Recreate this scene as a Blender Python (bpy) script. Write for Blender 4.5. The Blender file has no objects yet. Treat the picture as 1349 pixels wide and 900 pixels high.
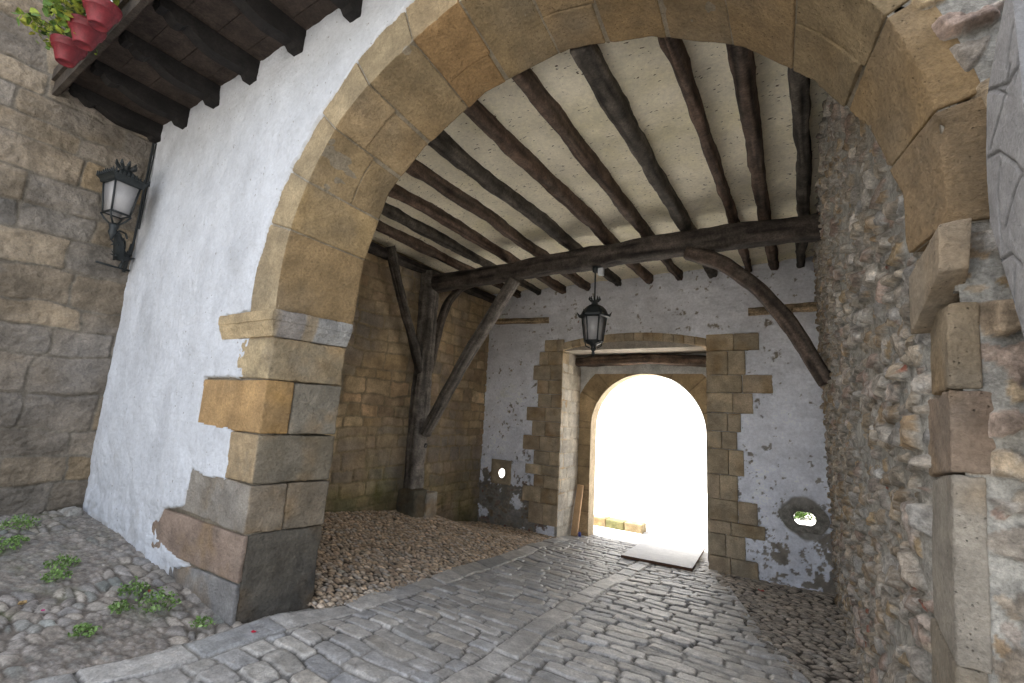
import bpy, math, random
import numpy as np
R = math.radians
S = bpy.context.scene
COL = S.collection
rng = np.random.RandomState(7)

# ------------------------------------------------------------------ camera
YAW, PITCH, ROLL, EYE = 32.58, 9.33, 3.29, 1.6
def cam_axes():
    y, p, r = R(YAW), R(PITCH), R(ROLL)
    F = np.array([-math.sin(y)*math.cos(p), math.cos(y)*math.cos(p), math.sin(p)])
    r0 = np.array([math.cos(y), math.sin(y), 0.0]); u0 = np.cross(r0, F)
    return F, math.cos(r)*r0+math.sin(r)*u0, -math.sin(r)*r0+math.cos(r)*u0
CF, CR, CU = cam_axes()
def at(px, py, ax, v):
    """world point where the measured sight line meets the plane axis=v (used to take sizes off the real planes)"""
    d = CF+CR*(px-674.5)/600.0-CU*(py-450)/600.0
    o = np.array([0, 0, EYE]); return o+d*((v-o[ax])/d[ax])
cd = bpy.data.cameras.new('camera'); cam = bpy.data.objects.new('camera', cd); COL.objects.link(cam)
from mathutils import Matrix, Vector
M = Matrix((CR.tolist(), CU.tolist(), (-CF).tolist())).transposed().to_4x4(); M.translation = Vector((0, 0, EYE))
cam.matrix_world = M
cd.sensor_width = 36; cd.lens = 36*600/1349.0; cd.clip_start = .05; cd.clip_end = 500
S.camera = cam

# ------------------------------------------------------------------ noise
_T = rng.rand(4096)
_P = rng.permutation(4096)
def vnoise(p):
    i = np.floor(p).astype(np.int64); f = p-i; f = f*f*f*(f*(f*6-15)+10)
    def h(a, b, c):
        return _T[(_P[(_P[(_P[(i[:, 0]+a) & 4095]+i[:, 1]+b) & 4095]+i[:, 2]+c) & 4095])]
    x, y, z = f[:, 0], f[:, 1], f[:, 2]
    def L(a, b, t): return a+(b-a)*t
    return L(L(L(h(0,0,0), h(1,0,0), x), L(h(0,1,0), h(1,1,0), x), y), L(L(h(0,0,1), h(1,0,1), x), L(h(0,1,1), h(1,1,1), x), y), z)
def fbm(p, scale, octv=4, seed=0.0, gain=.5):
    """fractal noise about -1..1"""
    p = np.asarray(p, float)*scale+np.array([seed*13.7+3.1, seed*7.3+11.9, seed*3.9+5.3])
    a, s, t = 1.0, 0.0, 0.0
    for o in range(octv):
        s = s+a*(vnoise(p)*2-1); t += a; a *= gain; p = p*2.03+17.1
    return s/t*1.6
def sm(x):
    x = np.clip(x, 0, 1); return x*x*(3-2*x)
def ss(a, b, x): return sm((x-a)/(b-a))
def hashr(i, k=0):
    i = np.asarray(i).astype(np.int64)
    return _T[_P[(_P[(i+k*131) & 4095]+k*17+((i >> 12) & 4095)) & 4095]]
def inpoly(x, y, poly):
    poly = np.asarray(poly, float); n = len(poly); c = np.zeros(x.shape, bool); j = n-1
    for i in range(n):
        xi, yi = poly[i]; xj, yj = poly[j]
        t = ((yi > y) != (yj > y)) & (x < (xj-xi)*(y-yi)/((yj-yi) if yj != yi else 1e-9)+xi)
        c ^= t; j = i
    return c
def segdist(x, y, poly, closed=True):
    poly = np.asarray(poly, float); d = np.full(x.shape, 1e9); n = len(poly)
    for i in range(n if closed else n-1):
        a = poly[i]; b = poly[(i+1) % n]; ab = b-a; l2 = max(ab@ab, 1e-12)
        t = np.clip(((x-a[0])*ab[0]+(y-a[1])*ab[1])/l2, 0, 1)
        d = np.minimum(d, np.hypot(x-a[0]-t*ab[0], y-a[1]-t*ab[1]))
    return d

# ------------------------------------------------------------------ meshes, things, parts
WL = {}
def mesh_np(name, V, F, C=None, smooth=True):
    V = np.asarray(V, np.float32); me = bpy.data.meshes.new(name)
    if isinstance(F, np.ndarray):
        nf, k = F.shape; loops = F.astype(np.int32).ravel(); starts = (np.arange(nf)*k).astype(np.int32); tot = np.full(nf, k, np.int32)
    else:
        nf = len(F); loops = np.concatenate([np.asarray(f, np.int32) for f in F]); tot = np.array([len(f) for f in F], np.int32)
        starts = (np.cumsum(tot)-tot).astype(np.int32)
    me.vertices.add(len(V)); me.vertices.foreach_set('co', V.ravel())
    me.loops.add(len(loops)); me.loops.foreach_set('vertex_index', loops)
    me.polygons.add(nf); me.polygons.foreach_set('loop_start', starts); me.polygons.foreach_set('loop_total', tot)
    me.polygons.foreach_set('use_smooth', np.full(nf, smooth))
    if C is not None:
        ca = me.color_attributes.new('Col', 'FLOAT_COLOR', 'POINT')
        c4 = np.ones((len(V), 4), np.float32); c4[:, :3] = np.clip(C, 0, 1); ca.data.foreach_set('color', c4.ravel())
    me.update(calc_edges=True); me.validate()
    return me
def obj(name, V, F, mat, parent=None, C=None, smooth=True):
    V = np.array(V, float)
    if parent is not None: V = V-WL[parent.name]
    me = mesh_np(name, V, F, C, smooth); o = bpy.data.objects.new(name, me); COL.objects.link(o)
    me.materials.append(mat)
    if parent is not None: o.parent = parent; WL[o.name] = WL[parent.name]
    else: WL[o.name] = np.zeros(3)
    return o
def thing(name, label, cat, loc=(0, 0, 0), group=None):
    o = bpy.data.objects.new(name, None); COL.objects.link(o); o.location = loc; o.empty_display_size = .1
    WL[o.name] = np.array(loc, float); return tag(o, label, cat, group)
def tag(o, label=None, cat=None, group=None, kind=None):
    if label: o['label'] = label
    if cat: o['category'] = cat
    if group: o['group'] = group
    if kind: o['kind'] = kind
    return o
def dup(root, loc, label, group=None):
    r = root.copy(); COL.objects.link(r); r.location = loc; r['label'] = label
    if group: r['group'] = group
    def rec(a, b):
        for ch in a.children:
            c = ch.copy(); COL.objects.link(c); c.parent = b; rec(ch, c)
    rec(root, r); return r

def gridF(nu, nv, flip=False):
    i, j = np.meshgrid(np.arange(nu-1), np.arange(nv-1), indexing='ij'); a = (i*nv+j).ravel()
    q = np.stack([a, a+nv, a+nv+1, a+1], 1)
    return q[:, ::-1] if flip else q
class MB:
    def __init__(s): s.v = []; s.f = []; s.c = []; s.n = 0
    def add(s, V, F, c=(.5, .5, .5)):
        V = np.asarray(V, float); s.v.append(V); s.f += [[int(k)+s.n for k in f] for f in F]
        c = np.asarray(c, float); s.c.append(np.tile(c, (len(V), 1)) if c.ndim == 1 else c); s.n += len(V)
    def box(s, lo, hi, c=(.5, .5, .5)):
        x0, y0, z0 = lo; x1, y1, z1 = hi
        V = [(x0,y0,z0),(x1,y0,z0),(x1,y1,z0),(x0,y1,z0),(x0,y0,z1),(x1,y0,z1),(x1,y1,z1),(x0,y1,z1)]
        s.add(V, [(0,3,2,1),(4,5,6,7),(0,1,5,4),(1,2,6,5),(2,3,7,6),(3,0,4,7)], c)
    def tube(s, pts, rad, n=8, c=(.5, .5, .5)):
        pts = np.asarray(pts, float); m = len(pts); rad = np.full(m, rad) if np.isscalar(rad) else np.asarray(rad)
        t = np.gradient(pts, axis=0); t /= np.linalg.norm(t, axis=1)[:, None]+1e-9
        up = np.array([0, 0, 1.0]) if abs(t[0, 2]) < .9 else np.array([1.0, 0, 0]); V = []
        a = np.cross(t[0], up); a /= np.linalg.norm(a)
        for i in range(m):
            a = a-t[i]*(a@t[i]); a /= np.linalg.norm(a)+1e-9; b = np.cross(t[i], a)
            for k in range(n):
                w = 2*math.pi*k/n; V.append(pts[i]+rad[i]*(a*math.cos(w)+b*math.sin(w)))
        F = [(i*n+k, i*n+(k+1) % n, (i+1)*n+(k+1) % n, (i+1)*n+k) for i in range(m-1) for k in range(n)]
        F += [list(range(n))[::-1], [(m-1)*n+k for k in range(n)]]
        s.add(V, F, c)
    def lathe(s, prof, cen, n=16, c=(.5, .5, .5), rot=0.0, sq=1.0):
        V = []; m = len(prof)
        for r, z in prof:
            for k in range(n):
                w = rot+2*math.pi*k/n; V.append((cen[0]+r*math.cos(w), cen[1]+r*math.sin(w), cen[2]+z))
        F = [(i*n+k, i*n+(k+1) % n, (i+1)*n+(k+1) % n, (i+1)*n+k) for i in range(m-1) for k in range(n)]
        F += [list(range(n))[::-1], [(m-1)*n+k for k in range(n)]]
        s.add(V, F, c)
    def build(s, name, mat, parent=None, smooth=False):
        return obj(name, np.concatenate(s.v), s.f, mat, parent, np.concatenate(s.c), smooth)

# ------------------------------------------------------------------ materials
def mat(name, rough=.85, bump=.4, fine=70, bdist=.006, tone=.35, tscale=6, specks=None, metallic=0, col=None, spec=.3, stretch=None, emit=None, pits=None):
    m = bpy.data.materials.new(name); m.use_nodes = True; nt = m.node_tree; N = nt.nodes; L = nt.links
    b = N['Principled BSDF']; b.inputs['Roughness'].default_value = rough; b.inputs['Metallic'].default_value = metallic
    b.inputs['Specular IOR Level'].default_value = spec
    tc = N.new('ShaderNodeTexCoord'); src = tc.outputs['Object']
    if stretch:
        mp = N.new('ShaderNodeMapping'); mp.inputs['Scale'].default_value = stretch; L.new(src, mp.inputs['Vector']); src = mp.outputs['Vector']
    def noise(sc, det=6, ro=.6):
        n = N.new('ShaderNodeTexNoise'); n.inputs['Scale'].default_value = sc; n.inputs['Detail'].default_value = det
        n.inputs['Roughness'].default_value = ro; L.new(src, n.inputs['Vector']); return n.outputs['Fac']
    if col is None:
        at_ = N.new('ShaderNodeAttribute'); at_.attribute_name = 'Col'; c0 = at_.outputs['Color']
    else:
        rg = N.new('ShaderNodeRGB'); rg.outputs[0].default_value = (*col, 1); c0 = rg.outputs[0]
    # tone variation at two scales
    def mulramp(c, fac, lo, hi, a=.36, z=.64):
        mr = N.new('ShaderNodeMapRange'); mr.inputs['From Min'].default_value = a; mr.inputs['From Max'].default_value = z
        mr.inputs['To Min'].default_value = lo; mr.inputs['To Max'].default_value = hi; L.new(fac, mr.inputs['Value'])
        mx = N.new('ShaderNodeVectorMath'); mx.operation = 'SCALE'; L.new(c, mx.inputs[0]); L.new(mr.outputs[0], mx.inputs['Scale']); return mx.outputs[0]
    c1 = mulramp(c0, noise(tscale, 8, .65), 1-tone, 1+tone*.8)
    c1 = mulramp(c1, noise(fine, 6, .75), 1-tone*.9, 1+tone*.8)
    if specks:
        sc, thr, dcol = specks
        v = N.new('ShaderNodeTexNoise'); v.inputs['Scale'].default_value = sc; v.inputs['Detail'].default_value = 2
        mp = N.new('ShaderNodeMapping'); mp.inputs['Scale'].default_value = (1, 2.2, 1); mp.inputs['Rotation'].default_value = (0, 0, .6)
        L.new(tc.outputs['Object'], mp.inputs['Vector']); L.new(mp.outputs['Vector'], v.inputs['Vector'])
        mr = N.new('ShaderNodeMapRange'); mr.inputs['From Min'].default_value = thr; mr.inputs['From Max'].default_value = thr+.03; L.new(v.outputs['Fac'], mr.inputs['Value'])
        mx = N.new('ShaderNodeMix'); mx.data_type = 'RGBA'; L.new(mr.outputs[0], mx.inputs['Factor']); L.new(c1, mx.inputs[6]); mx.inputs[7].default_value = (*dcol, 1); c1 = mx.outputs[2]
    pit = None
    if pits:
        sc, rad_, amt = pits
        nw = N.new('ShaderNodeTexNoise'); nw.inputs['Scale'].default_value = sc*.6; L.new(src, nw.inputs['Vector'])
        vm = N.new('ShaderNodeVectorMath'); vm.operation = 'SCALE'; vm.inputs['Scale'].default_value = .9/sc; L.new(nw.outputs['Color'], vm.inputs[0])
        va = N.new('ShaderNodeVectorMath'); va.operation = 'ADD'; L.new(src, va.inputs[0]); L.new(vm.outputs[0], va.inputs[1])
        vo = N.new('ShaderNodeTexVoronoi'); vo.inputs['Scale'].default_value = sc; L.new(va.outputs[0], vo.inputs['Vector'])
        sp_ = N.new('ShaderNodeSeparateColor'); L.new(vo.outputs['Color'], sp_.inputs[0])
        gate = N.new('ShaderNodeMapRange'); gate.inputs['From Min'].default_value = 1-amt; gate.inputs['From Max'].default_value = 1.0; L.new(sp_.outputs[0], gate.inputs['Value'])
        dd_ = N.new('ShaderNodeMapRange'); dd_.inputs['From Min'].default_value = rad_; dd_.inputs['From Max'].default_value = rad_*.45; L.new(vo.outputs['Distance'], dd_.inputs['Value'])
        pm = N.new('ShaderNodeMath'); pm.operation = 'MULTIPLY'; L.new(gate.outputs[0], pm.inputs[0]); L.new(dd_.outputs[0], pm.inputs[1]); pit = pm.outputs[0]
        c1 = mulramp(c1, pit, 1.0, .55, 0, .8)
    L.new(c1, b.inputs['Base Color'])
    if bump:
        ad = N.new('ShaderNodeMath'); ad.operation = 'ADD'; L.new(noise(fine, 10, .72), ad.inputs[0])
        n2 = noise(fine*.22, 6, .6); ml = N.new('ShaderNodeMath'); ml.operation = 'MULTIPLY'; ml.inputs[1].default_value = 1.6; L.new(n2, ml.inputs[0]); L.new(ml.outputs[0], ad.inputs[1])
        bp = N.new('ShaderNodeBump'); bp.inputs['Strength'].default_value = bump; bp.inputs['Distance'].default_value = bdist
        hgt_ = ad.outputs[0]
        if pit is not None:
            sb = N.new('ShaderNodeMath'); sb.operation = 'MULTIPLY_ADD'; sb.inputs[1].default_value = -1.2; L.new(pit, sb.inputs[0]); L.new(hgt_, sb.inputs[2]); hgt_ = sb.outputs[0]
        L.new(hgt_, bp.inputs['Height']); L.new(bp.outputs['Normal'], b.inputs['Normal'])
    if emit: b.inputs['Emission Color'].default_value = (*emit[0], 1); b.inputs['Emission Strength'].default_value = emit[1]
    return m
M_ashlar = mat('ashlar', .9, 1.0, 50, .024, .22, 5, pits=(85, .32, .10))
M_rubble = mat('rubble', .9, 1.0, 70, .020, .30, 14)
M_plaster = mat('whitewash', .85, .8, 26, .016, .09, 2.5, specks=(24, .70, (.36, .355, .35)), pits=(30, .13, .25))
M_endpl = mat('old_plaster', .9, .8, 24, .016, .14, 2.2, specks=(22, .77, (.26, .23, .20)))
M_ceil = mat('ceiling_plaster', .9, .5, 30, .01, .12, 2, specks=(20, .675, (.12, .08, .045)))
M_setts = mat('setts', .42, 1.0, 60, .010, .26, 9, spec=.55)
M_cobble = mat('cobbles', .8, .7, 70, .006, .28, 12, spec=.3)
M_wood = mat('old_timber', .8, .9, 45, .010, .45, 7)
M_woodb = mat('balcony_timber', .8, .6, 50, .006, .4, 6)
M_metal = mat('black_iron', .5, .3, 60, .002, .3, 20, col=(.012, .016, .017), spec=.5)
M_glass = mat('frosted_glass', .35, 0, 40, .001, .05, 5, col=(.38, .37, .37), spec=.5)
M_leaf = mat('leaf', .6, 0, 40, .001, .3, 20)
M_pot = mat('red_plastic', .5, .2, 40, .002, .28, 12, col=(.17, .017, .024), spec=.4)
M_soil = mat('soil', .95, .6, 60, .01, .3, 10, col=(.05, .035, .025))
M_pale = mat('pale_paint', .6, .15, 30, .002, .06, 5, col=(.72, .74, .76))
M_board = mat('board', .7, .2, 30, .002, .08, 5)
M_out = mat('outdoor', .9, .4, 20, .01, .12, 2)
M_carve = mat('carved_limestone', .85, .8, 90, .007, .16, 10)

# ------------------------------------------------------------------ heights
def G(X, Y):
    X = np.asarray(X, float); Y = np.asarray(Y, float)
    b = -.67*np.clip((Y-2.3)/6.22, 0, 1.16)
    ins = sm((Y-2.1)/.3)
    bank = .27*(1-sm((Y-6.4)/1.4))*np.clip((-3.3-X)/2.66, 0, 1.1)
    return b+ins*bank+(1-ins)*.1*np.clip(-3.6-X, 0, 4)

def masonry(u, v, seed, ch, sw, joint=.012, warp=.02, rnd=.03, v0=-3.0):
    """coursed stone layout: returns height profile 0..1, id, rand"""
    rs = np.random.RandomState(seed)
    P = np.stack([u, v, np.zeros_like(u)], 1)
    uu = u+fbm(P, 2.2, 3, seed)*warp; vv = v+fbm(P, 1.3, 3, seed+5)*warp*1.2
    bs = [v0]
    while bs[-1] < v.max()+1: bs.append(bs[-1]+rs.uniform(*ch))
    bs = np.array(bs); row = np.clip(np.searchsorted(bs, vv)-1, 0, len(bs)-2)
    dv = np.minimum(vv-bs[row], bs[row+1]-vv)
    du = np.full_like(u, 9.0); sid = np.zeros(len(u), np.int64)
    for r in np.unique(row):
        k = row == r; js = [u.min()-2+rs.uniform(0, .5)]
        while js[-1] < u.max()+1: js.append(js[-1]+rs.uniform(*sw))
        js = np.array(js); c = np.clip(np.searchsorted(js, uu[k])-1, 0, len(js)-2)
        du[k] = np.minimum(uu[k]-js[c], js[c+1]-uu[k]); sid[k] = r*97+c+seed*1000
    # rounded corner distance
    d = np.where((du < rnd) & (dv < rnd), rnd-np.hypot(np.maximum(rnd-du, 0), np.maximum(rnd-dv, 0)), np.minimum(du, dv))
    return d, sid

def voronoi(u, v, cell, seed, jit=.9):
    """F1, F2, id and offset to cell point; cell=(cu,cv)"""
    gu = u/cell[0]; gv = v/cell[1]; iu = np.floor(gu).astype(np.int64); iv = np.floor(gv).astype(np.int64)
    f1 = np.full(len(u), 9.0); f2 = np.full(len(u), 9.0); ident = np.zeros(len(u), np.int64); ox = np.zeros(len(u)); oy = np.zeros(len(u))
    for a in (-2, -1, 0, 1, 2):
        for b in (-2, -1, 0, 1, 2):
            if abs(a)+abs(b) > 3: continue
            cu, cv = iu+a, iv+b; idd = (cu*7919+cv*104729+seed*331) & 0xffffff
            px = cu+.5+(hashr(idd, 1)-.5)*jit; py = cv+.5+(hashr(idd, 2)-.5)*jit
            # elliptic, rotated metric per cell
            w = (hashr(idd, 3)-.5)*1.6; e = .75+.6*hashr(idd, 4)
            dx, dy = (gu-px), (gv-py); rx = dx*np.cos(w)+dy*np.sin(w); ry = -dx*np.sin(w)+dy*np.cos(w)
            sc = .8+.5*hashr(idd, 5)
            d = np.hypot(rx*e, ry/e)/sc
            n = d < f1
            f2 = np.where(n, f1, np.minimum(f2, d)); ident = np.where(n, idd, ident); ox = np.where(n, dx, ox); oy = np.where(n, dy, oy); f1 = np.where(n, d, f1)
    return f1, f2, ident, ox, oy

def pick(ident, pal, k=9):
    pal = np.asarray(pal, float); r = hashr(ident, k)*len(pal); i = r.astype(int) % len(pal); j = (i+1) % len(pal); t = (hashr(ident, k+1)*.5)[:, None]
    return (pal[i]*(1-t)+pal[j]*t)*(.8+.4*hashr(ident, k+2))[:, None]

def steps(a, b, f):
    """coordinates from a to b with local step f(x)"""
    o = [a]
    while o[-1] < b: o.append(o[-1]+f(o[-1]))
    o[-1] = b; return np.array(o)

ASH = [(.46,.32,.17),(.40,.29,.17),(.50,.31,.12),(.36,.28,.19),(.33,.29,.23),(.44,.33,.21),(.30,.25,.19)]
ASH_IN = [(.54,.39,.22),(.46,.34,.20),(.60,.45,.27),(.40,.31,.21),(.52,.36,.21),(.34,.28,.20),(.62,.48,.30)]
ASH_DOOR = [(.58,.47,.32),(.54,.43,.30),(.62,.50,.34),(.50,.41,.29)]

def blk(c8, seed, res=.03, rad=.018, amp=.006, colr=(.4, .3, .2), stain=.18):
    """one dressed stone: rounded, slightly uneven hexahedron. c8 = corners [x0y0z0,x1y0z0,x1y1z0,x0y1z0, then the same on top]"""
    c = np.asarray(c8, float)
    sz = np.array([np.linalg.norm(c[1]-c[0]), np.linalg.norm(c[3]-c[0]), np.linalg.norm(c[4]-c[0])])
    sz = np.maximum(sz, .02); n = np.clip((sz/res).astype(int), 2, 60)
    def ax(k):
        t = np.linspace(0, 1, n[k]+1); e = rad*.5/sz[k]
        if e < .4: t = np.unique(np.concatenate([t, [e, 1-e]]))
        return t
    A = [ax(k) for k in range(3)]; Vs = []; Fs = []; off = 0
    for k in range(3):
        i, j = [(1, 2), (2, 0), (0, 1)][k]
        a, b = np.meshgrid(A[i], A[j], indexing='ij')
        for side in (0, 1):
            p = np.zeros((a.size, 3)); p[:, i] = a.ravel(); p[:, j] = b.ravel(); p[:, k] = side
            Vs.append(p); Fs.append(gridF(len(A[i]), len(A[j]), side == 0)+off); off += len(p)
    P = np.concatenate(Vs); F = np.concatenate(Fs)
    key = np.round(P*1e5).astype(np.int64); _, first, inv = np.unique(key, axis=0, return_index=True, return_inverse=True)
    inv = inv.ravel(); P = P[first]; F = inv[F]
    q = P*sz; inn = np.clip(q, np.minimum(rad, sz*.45), sz-np.minimum(rad, sz*.45)); d = q-inn; l = np.linalg.norm(d, axis=1); l[l == 0] = 1
    q = inn+d/l[:, None]*np.minimum(rad, l)[:, None]; P = q/sz
    x, y, z = P[:, :1], P[:, 1:2], P[:, 2:]
    V = ((c[0]*(1-x)+c[1]*x)*(1-y)+(c[3]*(1-x)+c[2]*x)*y)*(1-z)+((c[4]*(1-x)+c[5]*x)*(1-y)+(c[7]*(1-x)+c[6]*x)*y)*z
    cen = V.mean(0); dirn = V-cen; dirn /= np.linalg.norm(dirn, axis=1)[:, None]+1e-9
    # push mostly along the nearest face normal, so that joints stay closed
    h = fbm(V, 5, 3, seed)*amp+fbm(V, 28, 3, seed+3)*amp*.45
    chip = np.clip(fbm(V, 9, 3, seed+7)-.45, 0, 1)*rad*1.2*np.clip(1-np.min(np.minimum(q, sz-q)+10*(np.minimum(q, sz-q) == np.min(np.minimum(q, sz-q), axis=1)[:, None]), axis=1)/.05, 0, 1)
    V = V+dirn*(h-chip)[:, None]
    st = 1+fbm(V, 4, 4, seed+9)*stain+fbm(V, 14, 3, seed+12)*stain*.5
    C = np.asarray(colr)*st[:, None]; g = np.clip(fbm(V, 2.5, 3, seed+20), 0, 1)[:, None]*.5
    C = C*(1-g)+np.array([.30, .27, .22])*g*min(1, colr[0]/.3)
    o_ = np.clip(fbm(V, 3.1, 4, seed+27)-.12, 0, 1)[:, None]*.9; C = C*(1-o_)+np.array([.36, .24, .12])*min(1, colr[0]/.3)*o_
    return V, F.tolist(), C
def cbox(x0, x1, y0, y1, z0, z1): return [(x0,y0,z0),(x1,y0,z0),(x1,y1,z0),(x0,y1,z0),(x0,y0,z1),(x1,y0,z1),(x1,y1,z1),(x0,y1,z1)]

# ================================================================== GROUND
gm = MB(); gm.add([(-90,-60,-.95),(90,-60,-.95),(90,9.3,-.95),(-90,9.3,-.95)], [(0,1,2,3)], (.34,.33,.31))
tag(gm.build('ground', M_out), kind='structure')
om = MB(); om.add([(-90,9.3,-.80),(90,9.3,-.80),(90,140,-.80),(-90,140,-.80)], [(0,1,2,3)], (.74,.72,.68))
tag(om.build('path', M_out), kind='structure')

def left_edge(Y): return np.interp(Y, [-1, 1.0, 1.4, 1.9, 2.85, 3.5, 4.65, 6.4, 8.0, 9.4], [-3.75, -3.66, -3.54, -3.46, -3.40, -3.46, -3.60, -3.78, -4.12, -4.2])
def right_edge(Y): return np.interp(Y, [-1, 3.8, 4.43, 5.45, 7.83, 8.6, 9.4], [.6, .6, -.04, -.42, -1.08, -1.30, -1.3])
def spine(Y): return np.interp(Y, [-1, 2.6, 5.75, 8.5], [-1.60, -1.82, -2.16, -2.25])

# road: stone setts in courses across, an edging strip and a middle strip of long stones
ys = steps(.55, 9.6, lambda y: .0085+.0012*max(y-2, 0)); xs = steps(-4.35, .7, lambda x: .0105)
X, Y = [a.ravel() for a in np.meshgrid(xs, ys, indexing='ij')]
P = np.stack([X, Y, 0*X], 1)
Xw = X+fbm(P, 1.2, 3, 31)*.035; Yw = Y+fbm(P, 1.0, 3, 33)*.05
u = Xw-spine(Y)
d1, i1 = masonry(u, Yw-.045*u, 41, (.115, .175), (.22, .42), warp=.020, rnd=.04, v0=-1)
d2, i2 = masonry(Yw, u+10, 42, (.9, .9), (.32, .6), warp=.012, rnd=.04, v0=-1)
# middle strip |u|<.11 and left edging strip
ue = X-left_edge(Y)+fbm(P, 2.5, 3, 35)*.02
dm, im = masonry(Yw, np.zeros_like(u)+.5, 43, (1., 1.), (.30, .55), warp=.01, v0=0); dmid = np.minimum(dm, .11-np.abs(u))
mid = np.abs(u) < .11
de, ie = masonry(Yw*1.0, np.zeros_like(u)+.5, 44, (1., 1.), (.34, .62), warp=.01, v0=0); dedg = np.minimum(de, np.minimum(ue, .26-ue))
edg = ue < .26
d = np.where(edg, dedg, np.where(mid, dmid, np.minimum(d1, np.where(np.abs(u) >= .11, np.minimum(np.abs(u)-.11, ue-.26), 9)))); sid = np.where(edg, ie+50000, np.where(mid, im+90000, i1))
jit = .012+.010*fbm(P, 7, 3, 36)
prof = sm(np.clip((d-.003)/(.012+.012*hashr(sid, 3)), 0, 1))**.6
tilt = (hashr(sid, 5)-.5)*.018
xc = (hashr(sid, 6)-.5)*.06; yc = (hashr(sid, 7)-.5)*.07
wear = fbm(P, 9, 4, 37)*.005+fbm(P, 2.3, 2, 38)*.008
loc_u = np.mod(X*3.1, 1)-.5
fill = ss(.05, .6, fbm(P, 1.7, 3, 47))*ss(6.5, 3.5, Y); prof = np.maximum(prof, fill*.62)
h = prof*(.022+tilt)+wear*(.4+.6*prof)
und = fbm(P, .8, 2, 39)*.012
Z = G(X, Y)+h+und-.02
pal = [(.36,.345,.32),(.31,.30,.285),(.39,.37,.335),(.27,.268,.26),(.37,.34,.295),(.335,.335,.335),(.42,.40,.37)]
C = pick(sid, pal)*(1+fbm(P, 12, 4, 40)[:, None]*.16)
jc = np.array([.34, .325, .295])*(1+.3*fbm(P, 30, 2, 45))[:, None]
jc = jc*.8; jc = np.where((hashr(np.floor(X*3).astype(int)*57+np.floor(Y*3).astype(int), 4) > .55)[:, None], jc*.55, jc)
w = ss(.15, .6, np.where(d < .009, prof*(1-.7*(1-fill)), prof))[:, None]; C = jc*(1-w)+C*w*1.32; fj = (fill*ss(.016, .004, d))[:, None]; C = C*(1-fj)+np.array([.36, .345, .32])*fj
gr = np.clip(fbm(P, 1.1, 4, 46)-.05, 0, 1)*ss(-2.6, -3.6, X)*ss(2.2, 1.2, Y)
C = C*(1-gr[:, None]*.7)+np.array([.13, .16, .10])*gr[:, None]*.7
keepv = (X > left_edge(Y)-.03) & (X < right_edge(Y)+.03)
F = gridF(len(xs), len(ys)); F = F[keepv[F].all(1)]
used = np.unique(F); rem = np.full(len(X), -1); rem[used] = np.arange(len(used))
road = obj('road', np.stack([X, Y, Z], 1)[used], rem[F], M_setts, C=C[used]); tag(road, kind='structure')

def pebbles(X, Y, cell, seed, pal, dirt, hgt, ratio=.12, lv=.4):
    P = np.stack([X, Y, 0*X], 1)
    Xw = X+fbm(P, 3, 2, seed)*cell[0]*.3; Yw = Y+fbm(P, 3, 2, seed+2)*cell[1]*.3
    f1, f2, idd, ox, oy = voronoi(Xw, Yw, cell, seed)
    edge = (f2-f1)
    dome = np.clip(edge*2.4-ratio, 0, 1); dome = np.sqrt(np.clip(1-(1-dome)**2, 0, 1))*np.sqrt(np.clip(1-(f1/.66)**2, 0, 1))
    lift = (hashr(idd, 21)-.35)
    t = ox*(hashr(idd, 22)-.5)+oy*(hashr(idd, 23)-.5)
    h = dome*(hgt*(.8+lv*lift)+hgt*lv*t)
    C = pick(idd, pal)*(1+fbm(P, 25, 3, seed+4)*.12)[:, None]
    w = ss(.12, .45, dome)[:, None]
    D = np.asarray(dirt)*(1+.35*fbm(P, 20, 3, seed+6))[:, None]
    return h, D*(1-w)+C*w, dome, idd
# pebbles inside, left bank
xs = steps(-6.1, -3.25, lambda x: .0125); ys = steps(2.45, 8.6, lambda y: .0115+.0008*(y-2.4))
X, Y = [a.ravel() for a in np.meshgrid(xs, ys, indexing='ij')]; P = np.stack([X, Y, 0*X], 1)
palc = [(.36,.27,.18),(.42,.34,.25),(.30,.23,.16),(.26,.23,.19),(.40,.30,.20),(.33,.30,.26),(.45,.38,.30),(.24,.18,.13)]
h, C, dm_, _ = pebbles(X, Y, (.084, .044), 61, [tuple(np.array(q_)*1.9) for q_ in palc], (.055, .043, .032), .027, .30, .06)
Z = G(X, Y)+h-.020+fbm(P, 1.2, 2, 63)*.015
keepv = (X < left_edge(Y)+.06) & (Y > 2.58)
F = gridF(len(xs), len(ys)); F = F[keepv[F].all(1)]; used = np.unique(F); rem = np.full(len(X), -1); rem[used] = np.arange(len(used))
tag(obj('cobbled_ground', np.stack([X, Y, Z], 1)[used], rem[F], M_cobble, C=C[used]), kind='structure')
# pebbles inside, right wedge
xs = steps(-1.5, .6, lambda x: .0125); ys = steps(3.6, 8.6, lambda y: .014)
X, Y = [a.ravel() for a in np.meshgrid(xs, ys, indexing='ij')]; P = np.stack([X, Y, 0*X], 1)
h, C, dm_, _ = pebbles(X, Y, (.12, .075), 71, [(.36,.32,.27),(.42,.37,.30),(.30,.28,.25),(.46,.40,.33)], (.06, .05, .04), .030, .28, .1)
Z = G(X, Y)+h-.020+fbm(P, 1.2, 2, 63)*.015
keepv = X > right_edge(Y)-.10
F = gridF(len(xs), len(ys)); F = F[keepv[F].all(1)]; used = np.unique(F); rem = np.full(len(X), -1); rem[used] = np.arange(len(used))
tag(obj('cobbled_ground', np.stack([X, Y, Z], 1)[used], rem[F], M_cobble, C=C[used]), kind='structure')
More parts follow.
